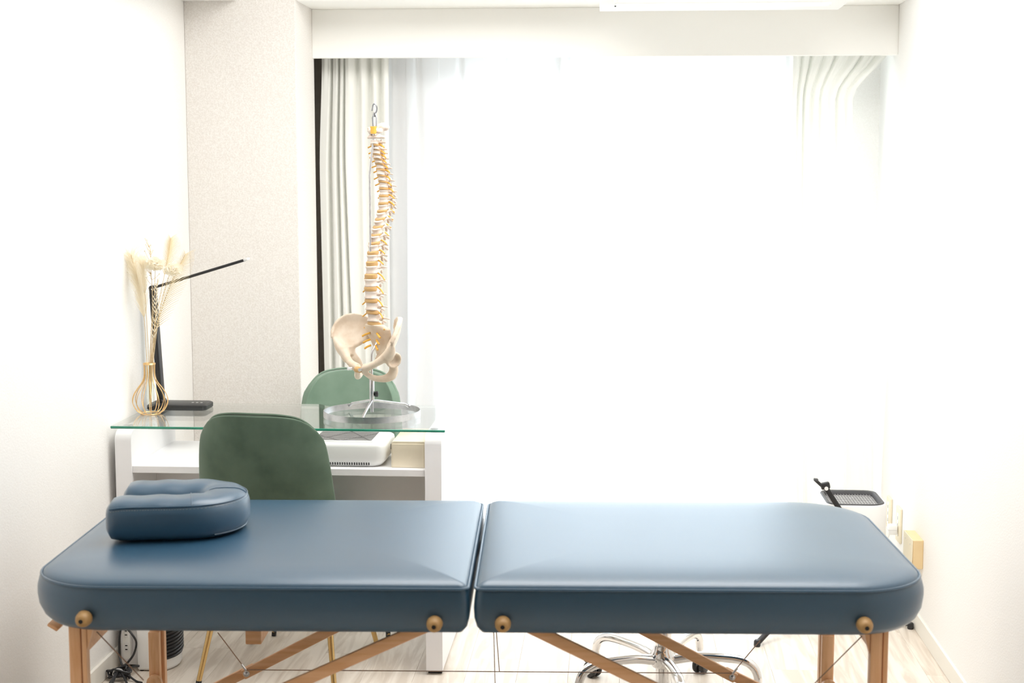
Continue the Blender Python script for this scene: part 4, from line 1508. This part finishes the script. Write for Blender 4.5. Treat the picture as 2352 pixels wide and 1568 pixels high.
YAr = apy + AY0 - 0.018
a0, a1, a2 = al(1945, 1195, YAr), al(1897, 1120, YAr), al(1874, 1103, YAr)
am = obj('folding_arm', bar(a0, a1, 0.017, 0.016, 0.003, 0.0), M['black'], ap)
obj('pivot_head', bar(al(1885, 1117, YAr), al(1906, 1113, YAr), 0.022, 0.020, 0.005, 0.0), M['black'], am)
obj('pivot_button', cyl(a1 + Vector((0, -0.013, 0)), a1 + Vector((0, -0.008, 0)), 0.0062, 16), M['whiteplastic'], am)
obj('latch', bar(al(1886, 1114, YAr), a2, 0.010, 0.014, 0.003, 0.004), M['black'], am)
obj('latch_tip', bar(al(1869, 1101, YAr), al(1879, 1102, YAr), 0.008, 0.018, 0.002), M['darkgrey'], am)
obj('pole', cyl((0, 0.01, 0.11), (0, 0.01, 0.20), 0.017, 16), M['black'], ap)
f1, f2 = at(1739, 1484, Z=0) - Vector((apx, apy, 0)), at(2094, 1444, Z=0) - Vector((apx, apy, 0))
f2.x = min(f2.x, XR - 0.022 - apx)
for f in (f1, f2, Vector((-0.09, 0.30, 0))):
    u = f.normalized()
    lg = obj('leg', tube([Vector((0, 0.01, 0.17)) + u * 0.01, u * f.length * 0.55 + Vector((0, 0, 0.105)), f + Vector((0, 0, 0.014)) - u * 0.008], [0.010, 0.0095, 0.009], 10), M['black'], ap)
    obj('rubber_foot', lathe([(0.009, 0), (0.011, 0.004), (0.0105, 0.018), (0.007, 0.022)], 12, ax=(f.x, f.y)), M['black'], lg)

# ================================================================== right wall fittings
for (pa, pb, yt, yb, lab) in ((2040, 2051, 1140, 1214, 'ivory wall plate farther along the right wall, behind the plugged one'),
                              (2063, 2074, 1164, 1246, 'ivory outlet plate on the right wall with a plug adapter in it')):
    ya, yb_ = at(pa, 1180, X=XR).y, at(pb, 1180, X=XR).y
    ym = (ya + yb_) / 2
    z1, z0 = at((pa + pb) / 2, yt, X=XR).z, at((pa + pb) / 2, yb, X=XR).z
    wp = thing('wall_plate', lab, 'wall plate', (XR, ym, (z0 + z1) / 2))
    hgt = (z1 - z0) / 2
    obj('cover', box((-0.009, -0.036, -hgt), (0, 0.036, hgt), 0.003), M['creamplastic'], wp)
    ins = obj('insert', box((-0.0105, -0.012, -0.04), (-0.009, 0.012, 0.04), 0.0006, 1), M['cream'], wp)
    for dz in (-0.024, 0.0, 0.024):
        obj('slot', box((-0.0112, -0.006, dz - 0.006), (-0.0105, -0.004, dz + 0.006)), M['slot'], ins, False)
pl_y = at(2068, 1205, X=XR).y
pz = at(2056, 1217, X=XR - 0.02).z
plg = thing('plug_adapter', 'small white plug adapter in the nearer outlet on the right wall', 'plug', (XR - 0.0115, pl_y, pz))
obj('body', box((-0.032, -0.016, -0.017), (0, 0.016, 0.017), 0.004), M['whiteplastic'], plg)
obj('seam', box((-0.0325, -0.0165, -0.001), (-0.004, 0.0165, 0.001)), M['greymesh'], plg, False)
pc = plg.location + Vector((-0.026, 0, -0.017))
tag(obj('thin_cord', tube(spline([pc, pc + Vector((-0.004, 0.01, -0.03)), pc + Vector((0.0, 0.03, -0.10)), pc + Vector((0.02, 0.06, -0.22)), Vector((XR - 0.02, pl_y + 0.1, 0.004)), Vector((XR - 0.06, pl_y + 0.12, 0.003))], 30), 0.0022, 7), M['cream']),
    'thin pale cord hanging from the plug adapter on the right wall', 'cord')
yb0, yb1 = at(2109, 1270, X=XR).y, at(2080, 1230, X=XR - 0.03).y
yb0 = at(2121, 1270, X=XR).y
z1, z0 = at(2110, 1241, Y=yb0).z, at(2110, 1307, Y=yb0).z
jb = thing('junction_box', 'cream surface box with a tan end on the right wall above the baseboard', 'box', (XR, yb0, z0))
wj = 0.034
obj('housing', box((-wj, 0.0, 0), (0, 0.14, z1 - z0), 0.002, 1), M['boxtan'], jb)
obj('lid', box((-wj - 0.003, -0.001, -0.001), (-wj, 0.141, z1 - z0 + 0.001), 0.001, 1), M['creamplastic'], jb)
for y, z in ((0.03, 0.075), (0.03, 0.012), (0.11, 0.075)):
    obj('screw', cyl((-wj - 0.004, y, z), (-wj - 0.003, y, z), 0.0022, 8), M['steel'], jb)
